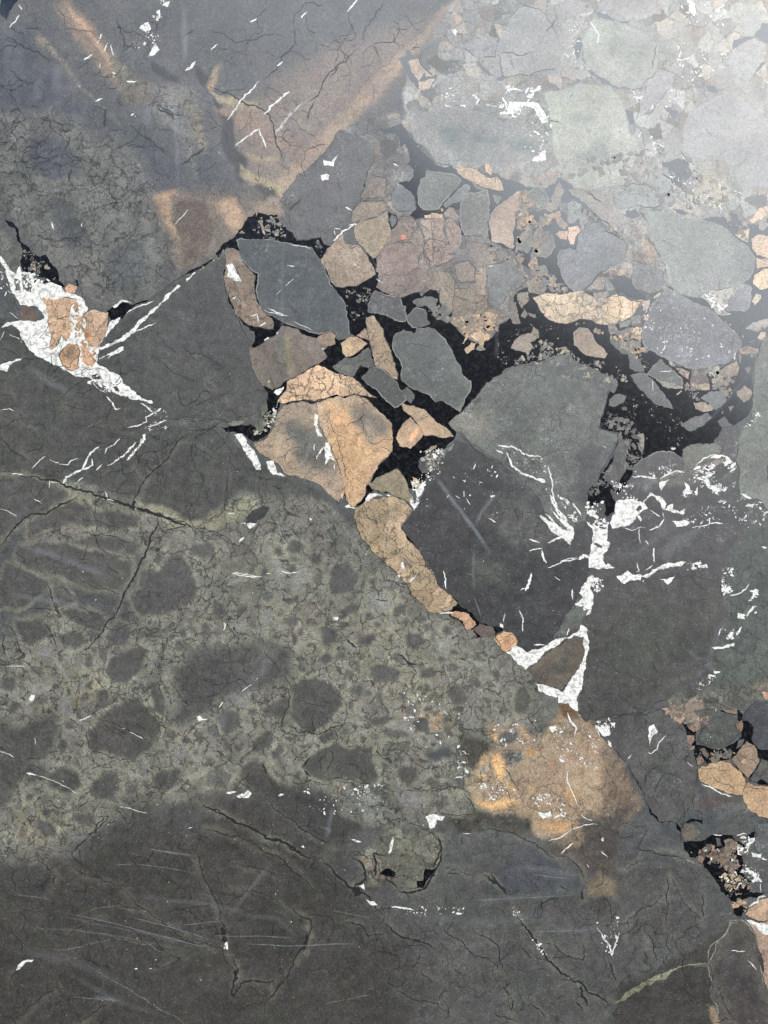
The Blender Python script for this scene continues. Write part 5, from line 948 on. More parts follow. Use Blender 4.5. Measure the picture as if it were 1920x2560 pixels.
    fl = [(P('C', '60,430 400,560 480,620 300,600 120,600'), 70, 1.5, 7, 0, 1.5),
          (P('C', '150,460 400,500 420,570 200,560'), 60, 1, 5, 0, 1.5),
          (P('C', '0,400 120,600 140,780 60,700 0,560'), 20, 1, 4, 0, 2),
          (P('C', '480,1100 780,1140 900,1260 1000,1320 760,1280 560,1180'), 70, 1, 6, 0, 1.5),
          (P('J', '880,260 1100,330 1100,450 940,460'), 34, .8, 3, 0, 2),
          (P('A', '540,230 720,170 700,0 660,100 600,150'), 60, .8, 4, 0, 1),
          (P('A', '620,70 700,60 690,0 740,0 660,130'), 30, 1, 5, 0, 1),
          (P('B', '480,370 720,380 730,560 640,540 480,480'), 110, 1, 5, 0, 2),
          (P('B', '240,400 420,400 420,470 240,470'), 30, 1, 4, 0, 2),
          (P('B', '540,500 720,560 700,700 620,700'), 60, .8, 4, 0, 2),
          (P('B', '1280,120 1500,240 1240,470 1100,520 1240,350'), 150, .8, 3.5, 0, 2),
          (P('B', '1060,380 1120,380 1120,560 1250,640 1110,680'), 80, .8, 3.5, 0, 2),
          (P('B', '1250,0 1480,0 1480,120 1300,100'), 60, .8, 4, 0, 2),
          (P('B', '760,100 850,100 850,280 780,270'), 50, .8, 3.5, 0, 1.5),
          (P('F', '560,20 1050,20 1400,250 1659,250 1400,440 1100,470 860,380 860,150'), 150, .7, 3, 0, 2),
          (P('F', '700,1150 1000,1200 1400,1500 1300,1659 640,1600 640,1350'), 90, .6, 2.2, 0, 2),
          (P('F', '1090,1130 1390,1050 1280,1290 1160,1180'), 60, .8, 5, 0, 2),
          (P('F', '620,1000 720,1450 640,1600 600,1500'), 20, .8, 4, 0, 1),
          (P('H', '640,0 1400,0 1400,250 1000,380 700,240'), 60, .7, 3, 0, 2),
          (P('H', '1000,1240 1400,1120 1400,1300 1200,1400 900,1500 1000,1350'), 150, 1, 7, 0, 2),
          (P('H', '400,1500 620,1470 600,1659 380,1659'), 60, 1.5, 7, 0, 1),
          (P('H', '520,1260 960,1180 960,1270 700,1320'), 70, .7, 3, 0, 2),
          (P('H', '1440,900 1560,780 1540,720 1640,830'), 30, .8, 4, 0, 1),
          (P('H', '150,1500 300,1500 260,1659 150,1659'), 30, 1, 7, 0, 1),
          (P('L', '900,280 1420,120 1659,180 1659,380 1080,390'), 120, .8, 3.6, 0, 2.5),
          (P('L', '960,200 1400,-60 1400,60 1000,170'), 80, 1, 4.5, 0, 2.5),
          (P('L', '1280,670 1380,700 1380,980 1290,960'), 90, .8, 4.5, 0, 2),
          (P('L', '1520,880 1580,880 1580,1060 1400,1100 1480,1040'), 34, 1.5, 7, 0, 1.5),
          (P('L', '1040,1700 1160,1560 1280,1500 1240,1600 1120,1680'), 34, 1, 4.5, 0, 1.5),
          (P('L', '1260,1170 1390,1180 1390,1340 1330,1340'), 20, 1.5, 6, 0, 1.5),
          (P('L', '210,240 400,330 380,380 220,360'), 40, 1.5, 6, 0, 1),
          (P('L', '230,760 400,800 350,890 250,900'), 40, 1, 6, 0, 1),
          (P('L', '600,660 640,740 560,740'), 8, 1, 4, 0, 1),
          (P('L', '1020,650 1240,620 1240,720 1000,720'), 24, 1, 5, 0, 1.5),
          (P('L', '270,1900 450,1900 440,1978 290,1978'), 22, 1.5, 6, 0, 1),
          (P('L', '400,0 660,40 660,170 460,170'), 60, 1, 4, 0, 1),
          (P('K', '1240,0 1500,300 1450,380 1330,200'), 40, .8, 3.5, 0, 3),
          (P('K', '860,1380 1050,1420 1040,1570 960,1500'), 30, 1, 4, 0, 1),
          (P('K', '80,0 220,0 160,160 110,100'), 40, 1, 5, 0, 1),
          (P('P', '1100,880 1400,840 1400,1120 1100,1080'), 80, .8, 4.5, 0, 2),
          (P('P', '640,780 1000,800 1000,940 700,940'), 60, .8, 4, 0, 2),
          (P('P', '700,300 1000,280 1200,480 800,480'), 60, .7, 3, 0, 2.5),
          (P('P', '1250,200 1659,400 1659,760 1250,560'), 110, .7, 3, 0, 2.5),
          (P('P', '480,440 580,540 580,760 460,760'), 30, 1, 5, 0, 1),
          (P('P', '0,20 560,120 480,500 200,500 60,360'), 70, .7, 3, 0, 2),
          (P('S', '0,510 360,530 340,570 100,570'), 40, .8, 3, 0, 2),
          (P('S', '520,460 560,500 720,760 680,740 540,540'), 50, .7, 3, 0, 2),
          (P('S', '900,600 1020,560 1000,760 960,740'), 36, .8, 4, 0, 2),
          (P('S', '1340,220 1600,210 1659,440 1560,560 1500,480'), 60, .8, 4, 0, 2),
          (P('M', '1060,1540 1170,1540 1150,1659 940,1659'), 26, 1, 4.5, 0, 1),
          (P('M', '1300,1100 1400,1120 1440,950 1500,970 1490,1120'), 20, .8, 3.5, 0, 1.5),
          (P('R', '1300,0 1659,0 1659,110 1350,140'), 60, .8, 4, 0, 1.5),
          (P('R', '0,0 1659,0 1659,1037 0,1037'), 60, .6, 1.6, 0, 1),
          (P('V', '0,0 1659,0 1659,2212 0,2212'), 260, .6, 1.5, 0, 1.5),
          (P('I', '500,430 600,300 560,340 500,610'), 24, 1, 5, 0, 1),
          (P('I', '1440,1100 1500,930 1580,900 1500,1100'), 40, 1, 5, 0, 1),
          (P('G', '410,1180 600,1150 560,1340 380,1500 420,1320'), 70, 1, 5, 0, 1),
          (P('G', '940,1130 1290,1210 1330,1500 1240,1400 1060,1300'), 50, .7, 2.6, 0, 2),
          (P('G', '560,1250 980,1250 960,1659 700,1600'), 30, .7, 2.6, 0, 2.5),
          (P('Q', '1340,1360 1500,1380 1440,1600 1600,1760 1500,1800 1360,1680'), 60, 1, 5, 0, 1.5)]
    return cr, fl


# ------------------------------------------------------------------ tracing helpers
TILES = {'A': (0, 0, .5787), 'B': (960, 0, .5787), 'C': (0, 500, .38577), 'D': (540, 440, .30139), 'E': (940, 300, .30139),
         'F': (1420, 400, .30139), 'G': (900, 700, .36166), 'H': (1420, 800, .30139), 'I': (500, 860, .36166), 'J': (0, 900, .38577),
         'K': (1000, 1200, .30139), 'L': (1400, 1200, .31344), 'M': (500, 1400, .36166), 'N': (0, 1500, .36166),
         'P': (1000, 1720, .30139), 'Q': (1480, 1720, .27127), 'R': (0, 1960, .5787), 'S': (960, 1960, .5787), 'V': (0, 0, 1.15732)}

def pts_of(tile, text):
    out = []
    for tok in text.split():
        if ':' in tok:
            tile, tok = tok.split(':')
        ox, oy, s = TILES[tile]
        x, y = tok.split(',')
        out.append((ox + s * float(x), oy + s * float(y)))
    return np.array(out, float)

def srgb(c):
    r = [int(t) / 255.0 for t in c.split('.')]
    return np.array([(x / 12.92 if x <= .04045 else ((x + .055) / 1.055) ** 2.4) for x in r])

_rng = np.random.RandomState(11)
_lat = _rng.rand(256, 256)
def vnoise(x, y):
    xi = np.floor(x).astype(int); yi = np.floor(y).astype(int)
    fx = x - xi; fy = y - yi
    fx = fx * fx * (3 - 2 * fx); fy = fy * fy * (3 - 2 * fy)
    g = lambda a, c: _lat[a % 256, c % 256]
    return (g(xi, yi) * (1 - fx) + g(xi + 1, yi) * fx) * (1 - fy) + (g(xi, yi + 1) * (1 - fx) + g(xi + 1, yi + 1) * fx) * fy
def fbm(x, y, o=4):
    r = 0; a = .5
    for i in range(o):
        r = r + a * (vnoise(x + 17.3 * i, y + 9.1 * i) - .5) * 2; x = x * 2; y = y * 2; a *= .5
    return r

def sdist(P, x, y):
    """signed distance to polygon P, negative inside"""
    n = len(P); d = np.full(x.shape, 1e18); ins = np.zeros(x.shape, bool)
    for i in range(n):
        ax, ay = P[i]; bx, by = P[(i + 1) % n]
        ex, ey = bx - ax, by - ay
        L = ex * ex + ey * ey + 1e-9
        t = np.clip(((x - ax) * ex + (y - ay) * ey) / L, 0, 1)
        d = np.minimum(d, (x - ax - t * ex) ** 2 + (y - ay - t * ey) ** 2)
        c = ((ay > y) != (by > y)) & (x < (bx - ax) * (y - ay) / (by - ay + 1e-12) + ax)
        ins ^= c
    d = np.sqrt(d)
    return np.where(ins, -d, d)

def roughen(P, amp=.07, step=6.0, seed=0, closed=True):
    rr = np.random.RandomState(seed)
    pts = [tuple(p) for p in P]
    for it in range(7):
        out = []; n = len(pts); done = True
        for i in range(n if closed else n - 1):
            a = pts[i]; c = pts[(i + 1) % n]
            out.append(a)
            dx, dy = c[0] - a[0], c[1] - a[1]; L = math.hypot(dx, dy)
            if L > step:
                done = False
                k = max(-.5, min(.5, rr.randn() * .5)) * amp * 2
                if it == 0: k *= .55
                out.append(((a[0] + c[0]) / 2 - dy * k, (a[1] + c[1]) / 2 + dx * k))
        if not closed: out.append(pts[-1])
        pts = out
        if done: break
    return np.array(pts)

def to_world(x, y):
    return (x - W0 / 2) * PX, (H0 / 2 - y) * PX

def new_mesh_object(name, verts, faces, mats, parent=None, matidx=None):
    me = bpy.data.meshes.new(name)
    me.from_pydata([tuple(v) for v in verts], [], [tuple(f) for f in faces])
    for m in mats: me.materials.append(m)
    if matidx is not None: me.polygons.foreach_set('material_index', np.array(matidx, 'i'))
    me.update()
    o = bpy.data.objects.new(name, me); scene.collection.objects.link(o)
    if parent: o.parent = parent
    return o

def set_attr(me, name, arr):
    a = me.attributes.new(name, 'FLOAT_COLOR', 'POINT')
    c = np.ones((len(arr), 4), 'f'); c[:, :3] = arr
    a.data.foreach_set('color', c.ravel())

def fill(P, grid=None):
    """triangulate the outline P (slab units), with interior points every `grid`"""
    co = [Vector((float(x), float(y))) for x, y in P]
    n = len(co)
    if grid:
        x0, y0 = P.min(0); x1, y1 = P.max(0)
        gx, gy = np.meshgrid(np.arange(x0, x1, grid), np.arange(y0, y1, grid))
        gx = gx.ravel() + _rng.rand(gx.size) * grid * .3; gy = gy.ravel() + _rng.rand(gy.size) * grid * .3
        d = sdist(P, gx, gy)
        k = d < -grid * .45
        co += [Vector((float(a), float(c))) for a, c in zip(gx[k], gy[k])]
    vs, es, fs, _, _, _ = delaunay_2d_cdt(co, [], [list(range(n))], 1, 1e-4)
    return np.array([(q.x, q.y) for q in vs]), fs

def prism(V2, F, z):
    """closed thin inlay: top faces and side walls let into the slab"""
    n = len(V2)
    X, Y = to_world(V2[:, 0], V2[:, 1])
    top = np.stack([X, Y, np.full(n, z)], 1)
    edges = {}
    faces = []
    for f in F:
        a = 0
        for i in range(len(f)):
            p, q = V2[f[i]], V2[f[(i + 1) % len(f)]]
            a += p[0] * q[1] - q[0] * p[1]
        f = list(f)
        if a > 0: f = f[::-1]           # slab y runs down, world y up
        faces.append(f)
        for i in range(len(f)):
            e = (f[i], f[(i + 1) % len(f)])
            edges[e] = edges.get(e, 0) + 1
    verts = [tuple(v) for v in top]; low = {}
    def lower(i):
        if i not in low:
            low[i] = len(verts); verts.append((X[i], Y[i], TOP - .0015))
        return low[i]
    for (p, q) in list(edges):
        if (q, p) not in edges:
            faces.append([q, p, lower(p), lower(q)])
    return verts, faces, low

def area(P):
    x, y = P[:, 0], P[:, 1]
    return abs(np.dot(x, np.roll(y, 1)) - np.dot(y, np.roll(x, 1))) / 2

def ribbon(P, w, seed, taper=True, closed=False, wander=.10):
    """irregular band along the polyline P -> outline polygon"""
    rr = np.random.RandomState(seed)
    P = roughen(P, wander, 7.0, seed, closed)
    if len(P) < 3: P = np.array([P[0], (P[0] + P[-1]) / 2 + .3, P[-1]])
    t = np.gradient(P, axis=0); L = np.hypot(t[:, 0], t[:, 1]) + 1e-9
    nx, ny = -t[:, 1] / L, t[:, 0] / L
    n = len(P); s = np.linspace(0, 1, n)
    prof = np.ones(n)
    if taper: prof = np.minimum(1, np.minimum(s, 1 - s) * 5 + .18)
    a = w * .5 * prof * (.45 + 1.1 * rr.rand(n)); c = w * .5 * prof * (.45 + 1.1 * rr.rand(n))
    A = np.stack([P[:, 0] + nx * a, P[:, 1] + ny * a], 1)
    B = np.stack([P[:, 0] - nx * c, P[:, 1] - ny * c], 1)
    return A, B

def ribbon_mesh(A, B):
    n = len(A)
    V = np.concatenate([A, B]); F = [(i, i + 1, n + i + 1, n + i) for i in range(n - 1)]
    return V, F

# ------------------------------------------------------------------ read the tracing
FIELDS, SHAPES = [], []
for line in TRACE.strip().splitlines():
    line = line.strip()
    if not line or line[0] == '#': continue
    headr, body_ = line.split('|')
    h = headr.split()
    kind, tile = h[0], h[1]
    if kind == 'T':                       # soft tint of the slab body: colour feather crack speck
        FIELDS.append((pts_of(tile, body_), srgb(h[2]), float(h[3]), float(h[4]), float(h[5]), tile in 'JMN' and float(h[3]) < 17 and float(h[4]) < .6, float(h[6]) if len(h) > 6 else 0.))
    else:
        for sub in body_.split('/'):
            SHAPES.append((kind, tile, h[2:], pts_of(tile, sub)))

slab = bpy.data.objects.new('stone_slab', None)
slab.empty_display_size = 0.1
scene.collection.objects.link(slab)
slab['label'] = 'polished dark grey breccia slab with tan fragments, black seams and white calcite veins'
slab['category'] = 'stone slab'
slab['kind'] = 'thing'

# ------------------------------------------------------------------ slab body
X0, X1, Y0, Y1, ST = -300.0, 2220.0, -300.0, 2860.0, 4.0
gx = np.arange(X0, X1 + 1, ST); gy = np.arange(Y0, Y1 + 1, ST)
GX, GY = np.meshgrid(gx, gy); sh = GX.shape
wx = GX + fbm(GX / 70, GY / 70) * 16 + fbm(GX / 16 + 50, GY / 16, 2) * 6
wy = GY + fbm(GX / 70 + 31, GY / 70 + 12) * 16 + fbm(GX / 16 + 9, GY / 16 + 80, 2) * 6
tint = np.empty(sh + (3,)); tint[:] = srgb('76.77.75')
par = np.empty(sh + (3,)); par[:] = (.25, .15, 0)
def paint(tint, par, x, y, P, col, fe, cr, sp, halo=False, rub=0.):
    if fe < 30: fe = fe * (.45 if halo else .6)
    x0, y0 = P.min(0) - fe * 2 - 30; x1, y1 = P.max(0) + fe * 2 + 30
    k = (x > x0) & (x < x1) & (y > y0) & (y < y1)
    if not k.any(): return
    d = sdist(P, x[k], y[k])
    a = np.clip(.5 - d / (2 * fe), 0, 1); a = (a * a * (3 - 2 * a))[:, None]
    if halo:
        g = (np.exp(-((d - fe * 1.1) / 7.0) ** 2) * .34 * (d > -fe))[:, None] * (1 - a)
        tint[k] = tint[k] * (1 - g) + srgb('134.132.116') * g
    tint[k] = tint[k] * (1 - a) + col * a
    par[k] = par[k] * (1 - a) + np.array([cr, sp, rub]) * a
for (P, col, fe, cr, sp, halo, rub) in FIELDS:
    paint(tint, par, wx, wy, P, col, fe, cr, sp, halo, rub)
# many small clasts of every size in the crackled ground
rr = np.random.RandomState(5)
MAT = pts_of('V', '0,1240 200,1380 420,1320 560,1150 760,1180 980,1350 1180,1520 1000,1760 620,1690 300,1720 0,1860')
cand = []
tries = 0
while len(cand) < 260 and tries < 6000:
    tries += 1
    x, y = rr.rand() * 1400, 1250 + rr.rand() * 900
    s = 7 + 24 * rr.rand() ** 2.2
    if sdist(MAT, np.array([x]), np.array([y]))[0] > -20: continue
    if any((x - a) ** 2 + (y - c) ** 2 < (s + e) ** 2 * 1.3 for a, c, e in cand): continue
    if any((f[5] or (f[2] < 27 and f[1].max() < .1)) and sdist(f[0], np.array([x]), np.array([y]))[0] < s * 1.5 + 8 for f in FIELDS): continue
    cand.append((x, y, s))
    k = rr.randint(5, 8); a0 = rr.rand() * 6.28; el = 1 + rr.rand() * .7; th = rr.rand() * 3.14
    Pc = []
    for q_ in range(k):
        a = a0 + 6.283 * q_ / k; r_ = s * (.75 + .5 * rr.rand())
        dx, dy = math.cos(a) * r_ * el, math.sin(a) * r_
        Pc.append((x + dx * math.cos(th) - dy * math.sin(th), y + dx * math.sin(th) + dy * math.cos(th)))
    g_ = 72 + rr.randint(0, 20)
    if rr.rand() < .3: g_ = 112 + rr.randint(0, 12)
    paint(tint, par, wx, wy, np.array(Pc), srgb('%d.%d.%d' % (g_ + 1, g_, g_ - 4)), 7 + s * .15, .25, .08, True)
def pdist(P, x, y):
    d = np.full(x.shape, 1e18)
    for (ax, ay), (bx, by) in zip(P[:-1], P[1:]):
        ex, ey = bx - ax, by - ay
        k = np.clip(((x - ax) * ex + (y - ay) * ey) / (ex * ex + ey * ey + 1e-9), 0, 1)
        d = np.minimum(d, (x - ax - k * ex) ** 2 + (y - ay - k * ey) ** 2)
    return np.sqrt(d)
# bleached margins along the cracks
for (kind, tile, h_, P) in SHAPES:
    if kind == 'c' and tile in 'JMNRSPQ':
        x0, y0 = P.min(0) - 50; x1, y1 = P.max(0) + 50
        k = (wx > x0) & (wx < x1) & (wy > y0) & (wy < y1)
        d = pdist(P, wx[k], wy[k])
        amp = .16 + .02 * float(h_[0])
        g = (np.exp(-(d / 9.0) ** 2) * min(amp, .34) * .5 * (.3 + 1.2 * vnoise(wx[k] / 40, wy[k] / 40)))[:, None]
        tint[k] = tint[k] * (1 - g) + srgb('132.130.116') * g
ny, nx = sh
nv = nx * ny
wX, wY = to_world(GX.ravel(), GY.ravel())
co = np.stack([wX, wY, np.full(nv, TOP)], 1)
idx = np.arange(nv).reshape(ny, nx)
q = np.stack([idx[:-1, :-1], idx[1:, :-1], idx[1:, 1:], idx[:-1, 1:]], -1).reshape(-1, 4)
# border down to the ground and a bottom face
ring = np.concatenate([idx[0, :-1], idx[:-1, -1], idx[-1, :0:-1], idx[:0:-1, 0]])
nr = len(ring)
chip = (fbm(wX[ring] * 40, wY[ring] * 40, 3) * .002)
low = co[ring].copy(); low[:, 2] = 0.0
allco = np.concatenate([co, low])
li = nv + np.arange(nr); nxt = np.roll(np.arange(nr), -1)
side = np.stack([ring, ring[nxt], li[nxt], li], -1)
me = bpy.data.meshes.new('slab_body')
nf = len(q) + len(side) + 1
me.vertices.add(len(allco)); me.vertices.foreach_set('co', allco.astype('f').ravel())
loops = np.concatenate([q.ravel(), side.ravel(), li])
me.loops.add(len(loops)); me.loops.foreach_set('vertex_index', loops.astype('i'))
me.polygons.add(nf)
starts = np.concatenate([np.arange(len(q) + len(side)) * 4])
starts = np.append(starts, (len(q) + len(side)) * 4)
me.polygons.foreach_set('loop_start', starts.astype('i'))
me.update(calc_edges=True); me.validate()
me.materials.append(M_STONE)
set_attr(me, 'tint', np.concatenate([tint.reshape(-1, 3), tint.reshape(-1, 3)[ring]]))
set_attr(me, 'par', np.concatenate([par.reshape(-1, 3), par.reshape(-1, 3)[ring]]))
body_o = bpy.data.objects.new('slab_body', me); scene.collection.objects.link(body_o); body_o.parent = slab

# ------------------------------------------------------------------ inlaid parts
NAMES = {'F': 'stone_fragment', 'K': 'black_seam', 'W': 'calcite_vein', 'w': 'calcite_vein', 'c': 'hairline_crack', 's': 'surface_scratch', 'h': 'wipe_mark', 'G': 'stone_fragment', 'L': 'mineral_band'}
ORDER = {'K': 0, 'F': 1, 'L': 2, 'c': 3, 'W': 4, 'w': 4, 'G': 5, 's': 6, 'h': 7}
items = []
for i, (kind, tile, h, P) in enumerate(SHAPES):
    sc = TILES[tile][2]
    if kind in 'KFWG':
        amp = {'K': .13, 'F': .11, 'G': .12, 'W': .13}[kind]
        for t in h:
            if t.startswith('j'): amp = float(t[1:])
        R = roughen(P, amp, 6.0 if kind != 'W' else 3.6, i)
        A = area(R)
        items.append([kind, i, h, P, R, A, 0, None])
    else:
        w = max(float(h[0]) * sc, 1.3)
        items.append([kind, i, h, P, None, w * np.hypot(*np.diff(P, axis=0).T).sum(), 0, w])
# each piece one small step above whatever it overlaps
STEP = .000007
lev = []
for it in sorted(items, key=lambda q: (ORDER[q[0]], q[1])):
    Pp = it[4] if it[4] is not None else it[3]
    x0, y0 = Pp.min(0) - 6; x1, y1 = Pp.max(0) + 6
    L = 1 + max([l for (a0, b0, a1, b1, l) in lev if a0 < x1 and x0 < a1 and b0 < y1 and y0 < b1], default=0)
    lev.append((x0, y0, x1, y1, L)); it[6] = TOP + L * STEP
ZTOP = TOP + (max(l[4] for l in lev) + 1) * STEP
print('levels', max(l[4] for l in lev))
def build(item, parent):
    kind, i, h, P, R, A, z, w = item
    if kind in 'KW':
        V2, F = fill(R)
        v, f, _ = prism(V2, F, z)
        return new_mesh_object(NAMES[kind], v, f, [M_BLACK if kind == 'K' else M_WHITE], parent)
    if kind in 'FG':
        g = float(np.clip(math.sqrt(A) / 16, 4.5, 11))
        V2, F = fill(R, g)
        v, f, low = prism(V2, F, z)
        n = len(v)
        ex = np.concatenate([V2, np.array([V2[k] for k in low]) if low else np.zeros((0, 2))])
        d = -sdist(R, ex[:, 0], ex[:, 1])
        col = srgb(h[0]); cr, sp = float(h[1]), float(h[2])
        t = np.tile(col, (n, 1)); p = np.tile(np.array([cr, sp, 1. if 'rub' in h else 0.]), (n, 1))
        core = [x for x in h if x.startswith('core')]
        if core:                                  # weathered margin round a differently coloured heart
            c2, width = core[0][4:].split('@')
            wn = d + fbm(ex[:, 0] / 30, ex[:, 1] / 30) * float(width) * .9
            a = np.clip((wn - float(width) * .3) / float(width), 0, 1); a = (a * a * (3 - 2 * a))[:, None]
            t = t * (1 - a) + srgb(c2) * a
        wx_ = ex[:, 0] + fbm(ex[:, 0] / 30, ex[:, 1] / 30) * 12; wy_ = ex[:, 1] + fbm(ex[:, 0] / 30 + 9, ex[:, 1] / 30) * 12
        for (PP, c3, fe, cr3, sp3, own) in OVER:
            if own == i or (own is None): paint(t, p, wx_, wy_, PP, c3, fe, cr3, sp3)
        lowf = fbm(ex[:, 0] / 90 + i, ex[:, 1] / 90)[:, None]
        t = t * (1 + .25 * lowf)
        o = new_mesh_object(NAMES[kind], v, f, [M_STONE], parent)
        set_attr(o.data, 'tint', t); set_attr(o.data, 'par', p)
        if 'bare' not in h:
            rim = 'rim' in h
            C = np.concatenate([R, R[:1]])
            ctr = R.mean(0)
            rr = np.random.RandomState(i)
            m = len(C)
            tt = np.gradient(C, axis=0); tt[0] = tt[-1] = tt[0] + tt[-1]
            L = np.hypot(tt[:, 0], tt[:, 1]) + 1e-9
            nx_, ny_ = -tt[:, 1] / L, tt[:, 0] / L
            sgn = 1 if np.median(sdist(R, C[:-1, 0] + nx_[:-1] * 2, C[:-1, 1] + ny_[:-1] * 2)) < 0 else -1
            wn = (2.0 if rim else 1.5) * np.clip(vnoise(C[:, 0] / 25 + i, C[:, 1] / 25) * 2.4 - .45, 0.0, 1.3); wn[-1] = wn[0]
            In = np.stack([C[:, 0] + sgn * nx_ * wn, C[:, 1] + sgn * ny_ * wn], 1)
            V, FF = ribbon_mesh(C, In)
            X, Y = to_world(V[:, 0], V[:, 1])
            new_mesh_object('pale_rim' if rim else 'dark_margin', np.stack([X, Y, np.full(len(X), z + .000003)], 1), FF, [M_RIM if rim else M_CRACK], o)
        return o
    if kind == 'h':
        Q_ = roughen(P, .02, 10.0, i, False)
        tt = np.gradient(Q_, axis=0); L = np.hypot(tt[:, 0], tt[:, 1]) + 1e-9
        nn = np.stack([-tt[:, 1] / L, tt[:, 0] / L], 1); n = len(Q_); s_ = np.linspace(0, 1, n)
        al = float(h[1]) * np.minimum(1, np.minimum(s_, 1 - s_) * 4)
        rows = [(-.5, 0), (-.2, .75), (0, 1), (.2, .75), (.5, 0)]
        V = np.concatenate([Q_ + nn * w * k for k, _ in rows]); A2 = np.concatenate([al * a for _, a in rows])
        F = [(r * n + k, r * n + k + 1, (r + 1) * n + k + 1, (r + 1) * n + k) for r in range(4) for k in range(n - 1)]
        X, Y = to_world(V[:, 0], V[:, 1])
        o = new_mesh_object(NAMES[kind], np.stack([X, Y, np.full(len(X), z)], 1), F, [M_FILM], parent)
        set_attr(o.data, 'par', np.tile(A2[:, None], (1, 3)))
        return o
    A_, B_ = ribbon(P, w, i, wander={'w': .08, 'c': .13, 's': .01, 'h': .01, 'L': .08}[kind])
    V, F = ribbon_mesh(A_, B_)
    X, Y = to_world(V[:, 0], V[:, 1])
    vv = np.stack([X, Y, np.full(len(X), z)], 1)
    if kind == 'L':
        o = new_mesh_object(NAMES[kind], vv, F, [M_STONE], parent)
        set_attr(o.data, 'tint', np.tile(srgb(h[1]), (len(X), 1))); set_attr(o.data, 'par', np.tile(np.array([.8, .5, 0.]), (len(X), 1)))
        return o
    return new_mesh_object(NAMES[kind], vv, F, [{'w': M_WHITE, 'c': M_CRACK, 's': M_SCRATCH}[kind]], parent)

def join(objs, name, parent):
    """several small pieces as one uncountable part"""
    verts, faces, mats = [], [], []
    tn, pr = [], []
    m0 = objs[0].data.materials[0]
    for o in objs:
        base = len(verts); me = o.data
        verts += [tuple(v.co) for v in me.vertices]; faces += [tuple(base + k for k in p.vertices) for p in me.polygons]
        if 'tint' in me.attributes:
            for nm, dst in (('tint', tn), ('par', pr)):
                a = np.zeros(len(me.vertices) * 4, 'f'); me.attributes[nm].data.foreach_get('color', a); dst.append(a.reshape(-1, 4)[:, :3])
    for o in objs:
        me = o.data; bpy.data.objects.remove(o); bpy.data.meshes.remove(me)
    r = new_mesh_object(name, verts, faces, [m0], parent)
    if tn: set_attr(r.data, 'tint', np.concatenate(tn)); set_attr(r.data, 'par', np.concatenate(pr))
    if name != 'stone_slab': r['kind'] = 'stuff'
    return r

# extra soft tints painted on the fragments (same blobs, listed with kind O)
OVER = OVER_RAW(pts_of, srgb)

groups = {}
for it in items: groups.setdefault(NAMES[it[0]], []).append(it)
for name, lst in groups.items():
    lst.sort(key=lambda t: -t[5])
    keep, rest = lst[:96], lst[96:]
    for it in keep: build(it, slab)
    for it in rest: it[2] = it[2] + ['bare']
    if rest:
        bykind = {}
        for it in rest: bykind.setdefault(it[0] in 'Ww', []).append(it)
        for k, l2 in bykind.items():
            join([build(it, None) for it in l2], {'stone_fragment': 'stone_crumbs', 'calcite_vein': 'calcite_flecks', 'hairline_crack': 'fine_cracks',
                  'black_seam': 'black_spots'}.get(name, name), slab)

# crumbs of stone floating in the black infill, and white flecks
def inside(P, n, rr):
    x0, y0 = P.min(0); x1, y1 = P.max(0); out = []
    while len(out) < n:
        x = x0 + rr.rand(n * 3) * (x1 - x0); y = y0 + rr.rand(n * 3) * (y1 - y0)
        k = (sdist(P, x, y) < -1.5) & (vnoise(x / 22 + 5, y / 22) + .35 * vnoise(x / 7, y / 7) > .5 + .45 * rr.rand(len(x)))
        out += list(zip(x[k], y[k]))
        if not k.any(): break
    return out[:n]
def scatter(name, regions, z, mat, stone=False):
    verts, faces, tn = [], [], []
    for j, (P, n, smin, smax, cols, asp) in enumerate(regions):
        rr = np.random.RandomState(500 + j)
        for (x, y) in inside(P, int(n * (1.6 if stone else 1)), rr):
            s = (smin + (smax - smin) * rr.rand() ** 4) * (1.0 if stone else .85)
            k = rr.randint(4, 8); a0 = rr.rand() * 6.28; el = 1 + rr.rand() * asp; th = rr.rand() * 3.14
            base = len(verts)
            for q_ in range(k):
                a = a0 + 6.283 * q_ / k + rr.randn() * .15; r_ = s * (.6 + .6 * rr.rand())
                dx, dy = math.cos(a) * r_ * el, math.sin(a) * r_
                X, Y = to_world(x + dx * math.cos(th) - dy * math.sin(th), y + dx * math.sin(th) + dy * math.cos(th))
                verts.append((X, Y, z + .0000015 * (len(faces) % 30)))
            faces.append(tuple(range(base + k - 1, base - 1, -1)))
            if stone:
                c = srgb(cols[rr.randint(len(cols))]) * (.7 + .5 * rr.rand())
                tn += [c] * k
    o = new_mesh_object(name, verts, faces, [mat], slab)
    if stone:
        set_attr(o.data, 'tint', np.array(tn)); set_attr(o.data, 'par', np.tile(np.array([.3, .4, 0.]), (len(tn), 1)))
    o['kind'] = 'stuff'
    return o
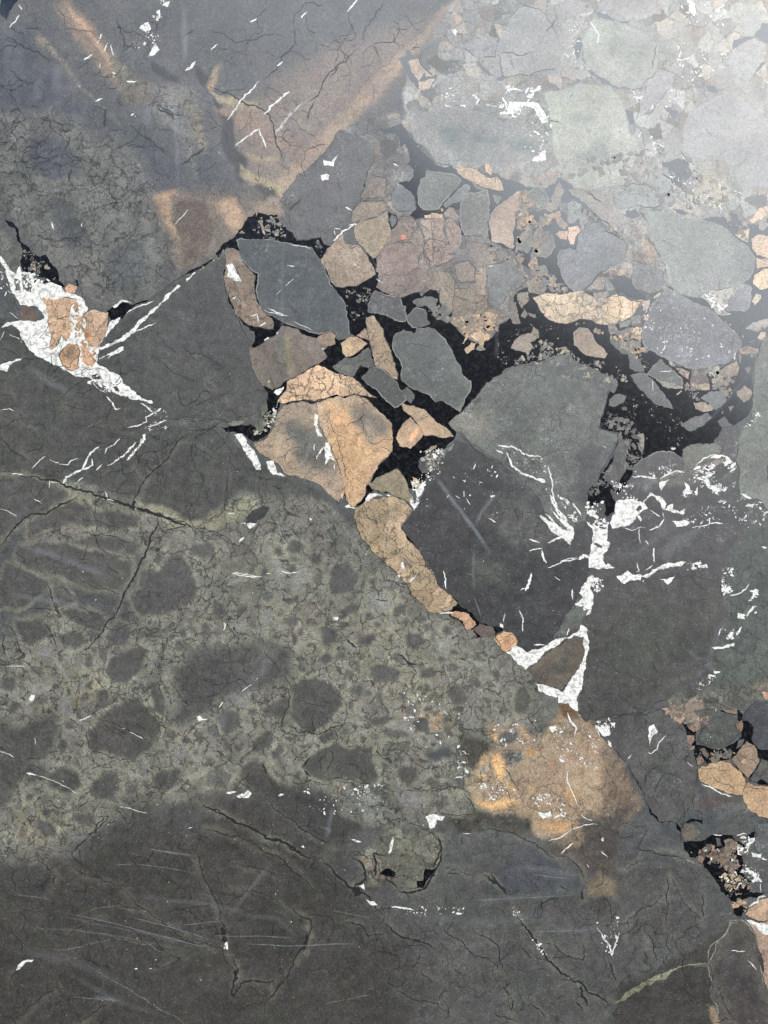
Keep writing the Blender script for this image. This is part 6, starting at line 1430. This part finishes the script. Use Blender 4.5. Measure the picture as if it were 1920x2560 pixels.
# a web of very fine hairline cracks
verts, faces = [], []
rr = np.random.RandomState(77)
zc = ZTOP + .00002
WEB = [('V', '0,0 980,0 740,300 600,440 330,430 0,420', 90, 120), ('V', '0,250 300,300 370,560 250,660 60,560 0,480', 110, 70), ('V', '0,600 580,860 700,1080 400,1130 0,1020', 110, 130),
       ('V', '0,1100 700,1080 1150,1450 1180,1780 600,1720 0,1880', 420, 60), ('V', '0,1880 560,1720 1000,1980 1500,1780 1560,2212 0,2212', 260, 130),
       ('V', '880,1130 1020,960 1260,1180 1260,1370 1150,1400 980,1290', 60, 70), ('V', '1270,1250 1600,1250 1600,1500 1270,1560', 30, 90), ('V', '1330,1560 1500,1560 1500,1850 1400,1760', 40, 80),
       ('V', '1020,900 1180,780 1320,830 1260,1100', 50, 60), ('V', '560,860 840,860 840,980 770,1080 640,1020', 40, 60), ('V', '800,1090 900,1090 980,1300 880,1280', 30, 40)]
for tile, poly, n, ln_ in WEB:
    for (x, y) in inside(pts_of(tile, poly), n, rr):
        L_ = ln_ * (.3 + rr.rand() ** 2 * 1.4); k = max(4, int(L_ / 6)); a = rr.rand() * 6.283
        pts_ = [(x, y)]
        for s_ in range(k):
            a += rr.randn() * .38 + (rr.rand() < .08) * rr.randn() * 1.2
            pts_.append((pts_[-1][0] + math.cos(a) * 6, pts_[-1][1] + math.sin(a) * 6))
        wq = .5 + 1.0 * rr.rand() ** 2
        Pq = np.array(pts_); tt = np.gradient(Pq, axis=0); Ln = np.hypot(tt[:, 0], tt[:, 1]) + 1e-9
        nn = np.stack([-tt[:, 1] / Ln, tt[:, 0] / Ln], 1) * (wq * .5 * (.4 + 1.2 * rr.rand(len(Pq))))[:, None]
        V = np.concatenate([Pq + nn, Pq - nn]); X, Y = to_world(V[:, 0], V[:, 1]); bse = len(verts); m_ = len(Pq)
        verts += [(a_, b_, zc) for a_, b_ in zip(X, Y)]
        faces += [(bse + q_, bse + q_ + 1, bse + m_ + q_ + 1, bse + m_ + q_) for q_ in range(m_ - 1)]
o = new_mesh_object('hairline_web', verts, faces, [M_CRACK], slab); o['kind'] = 'stuff'
CR, FL = SCATTER_RAW(pts_of)
scatter('floating_crumbs', CR, ZTOP, M_STONE, True)
scatter('white_flecks', FL, ZTOP + .00006, M_WHITE)
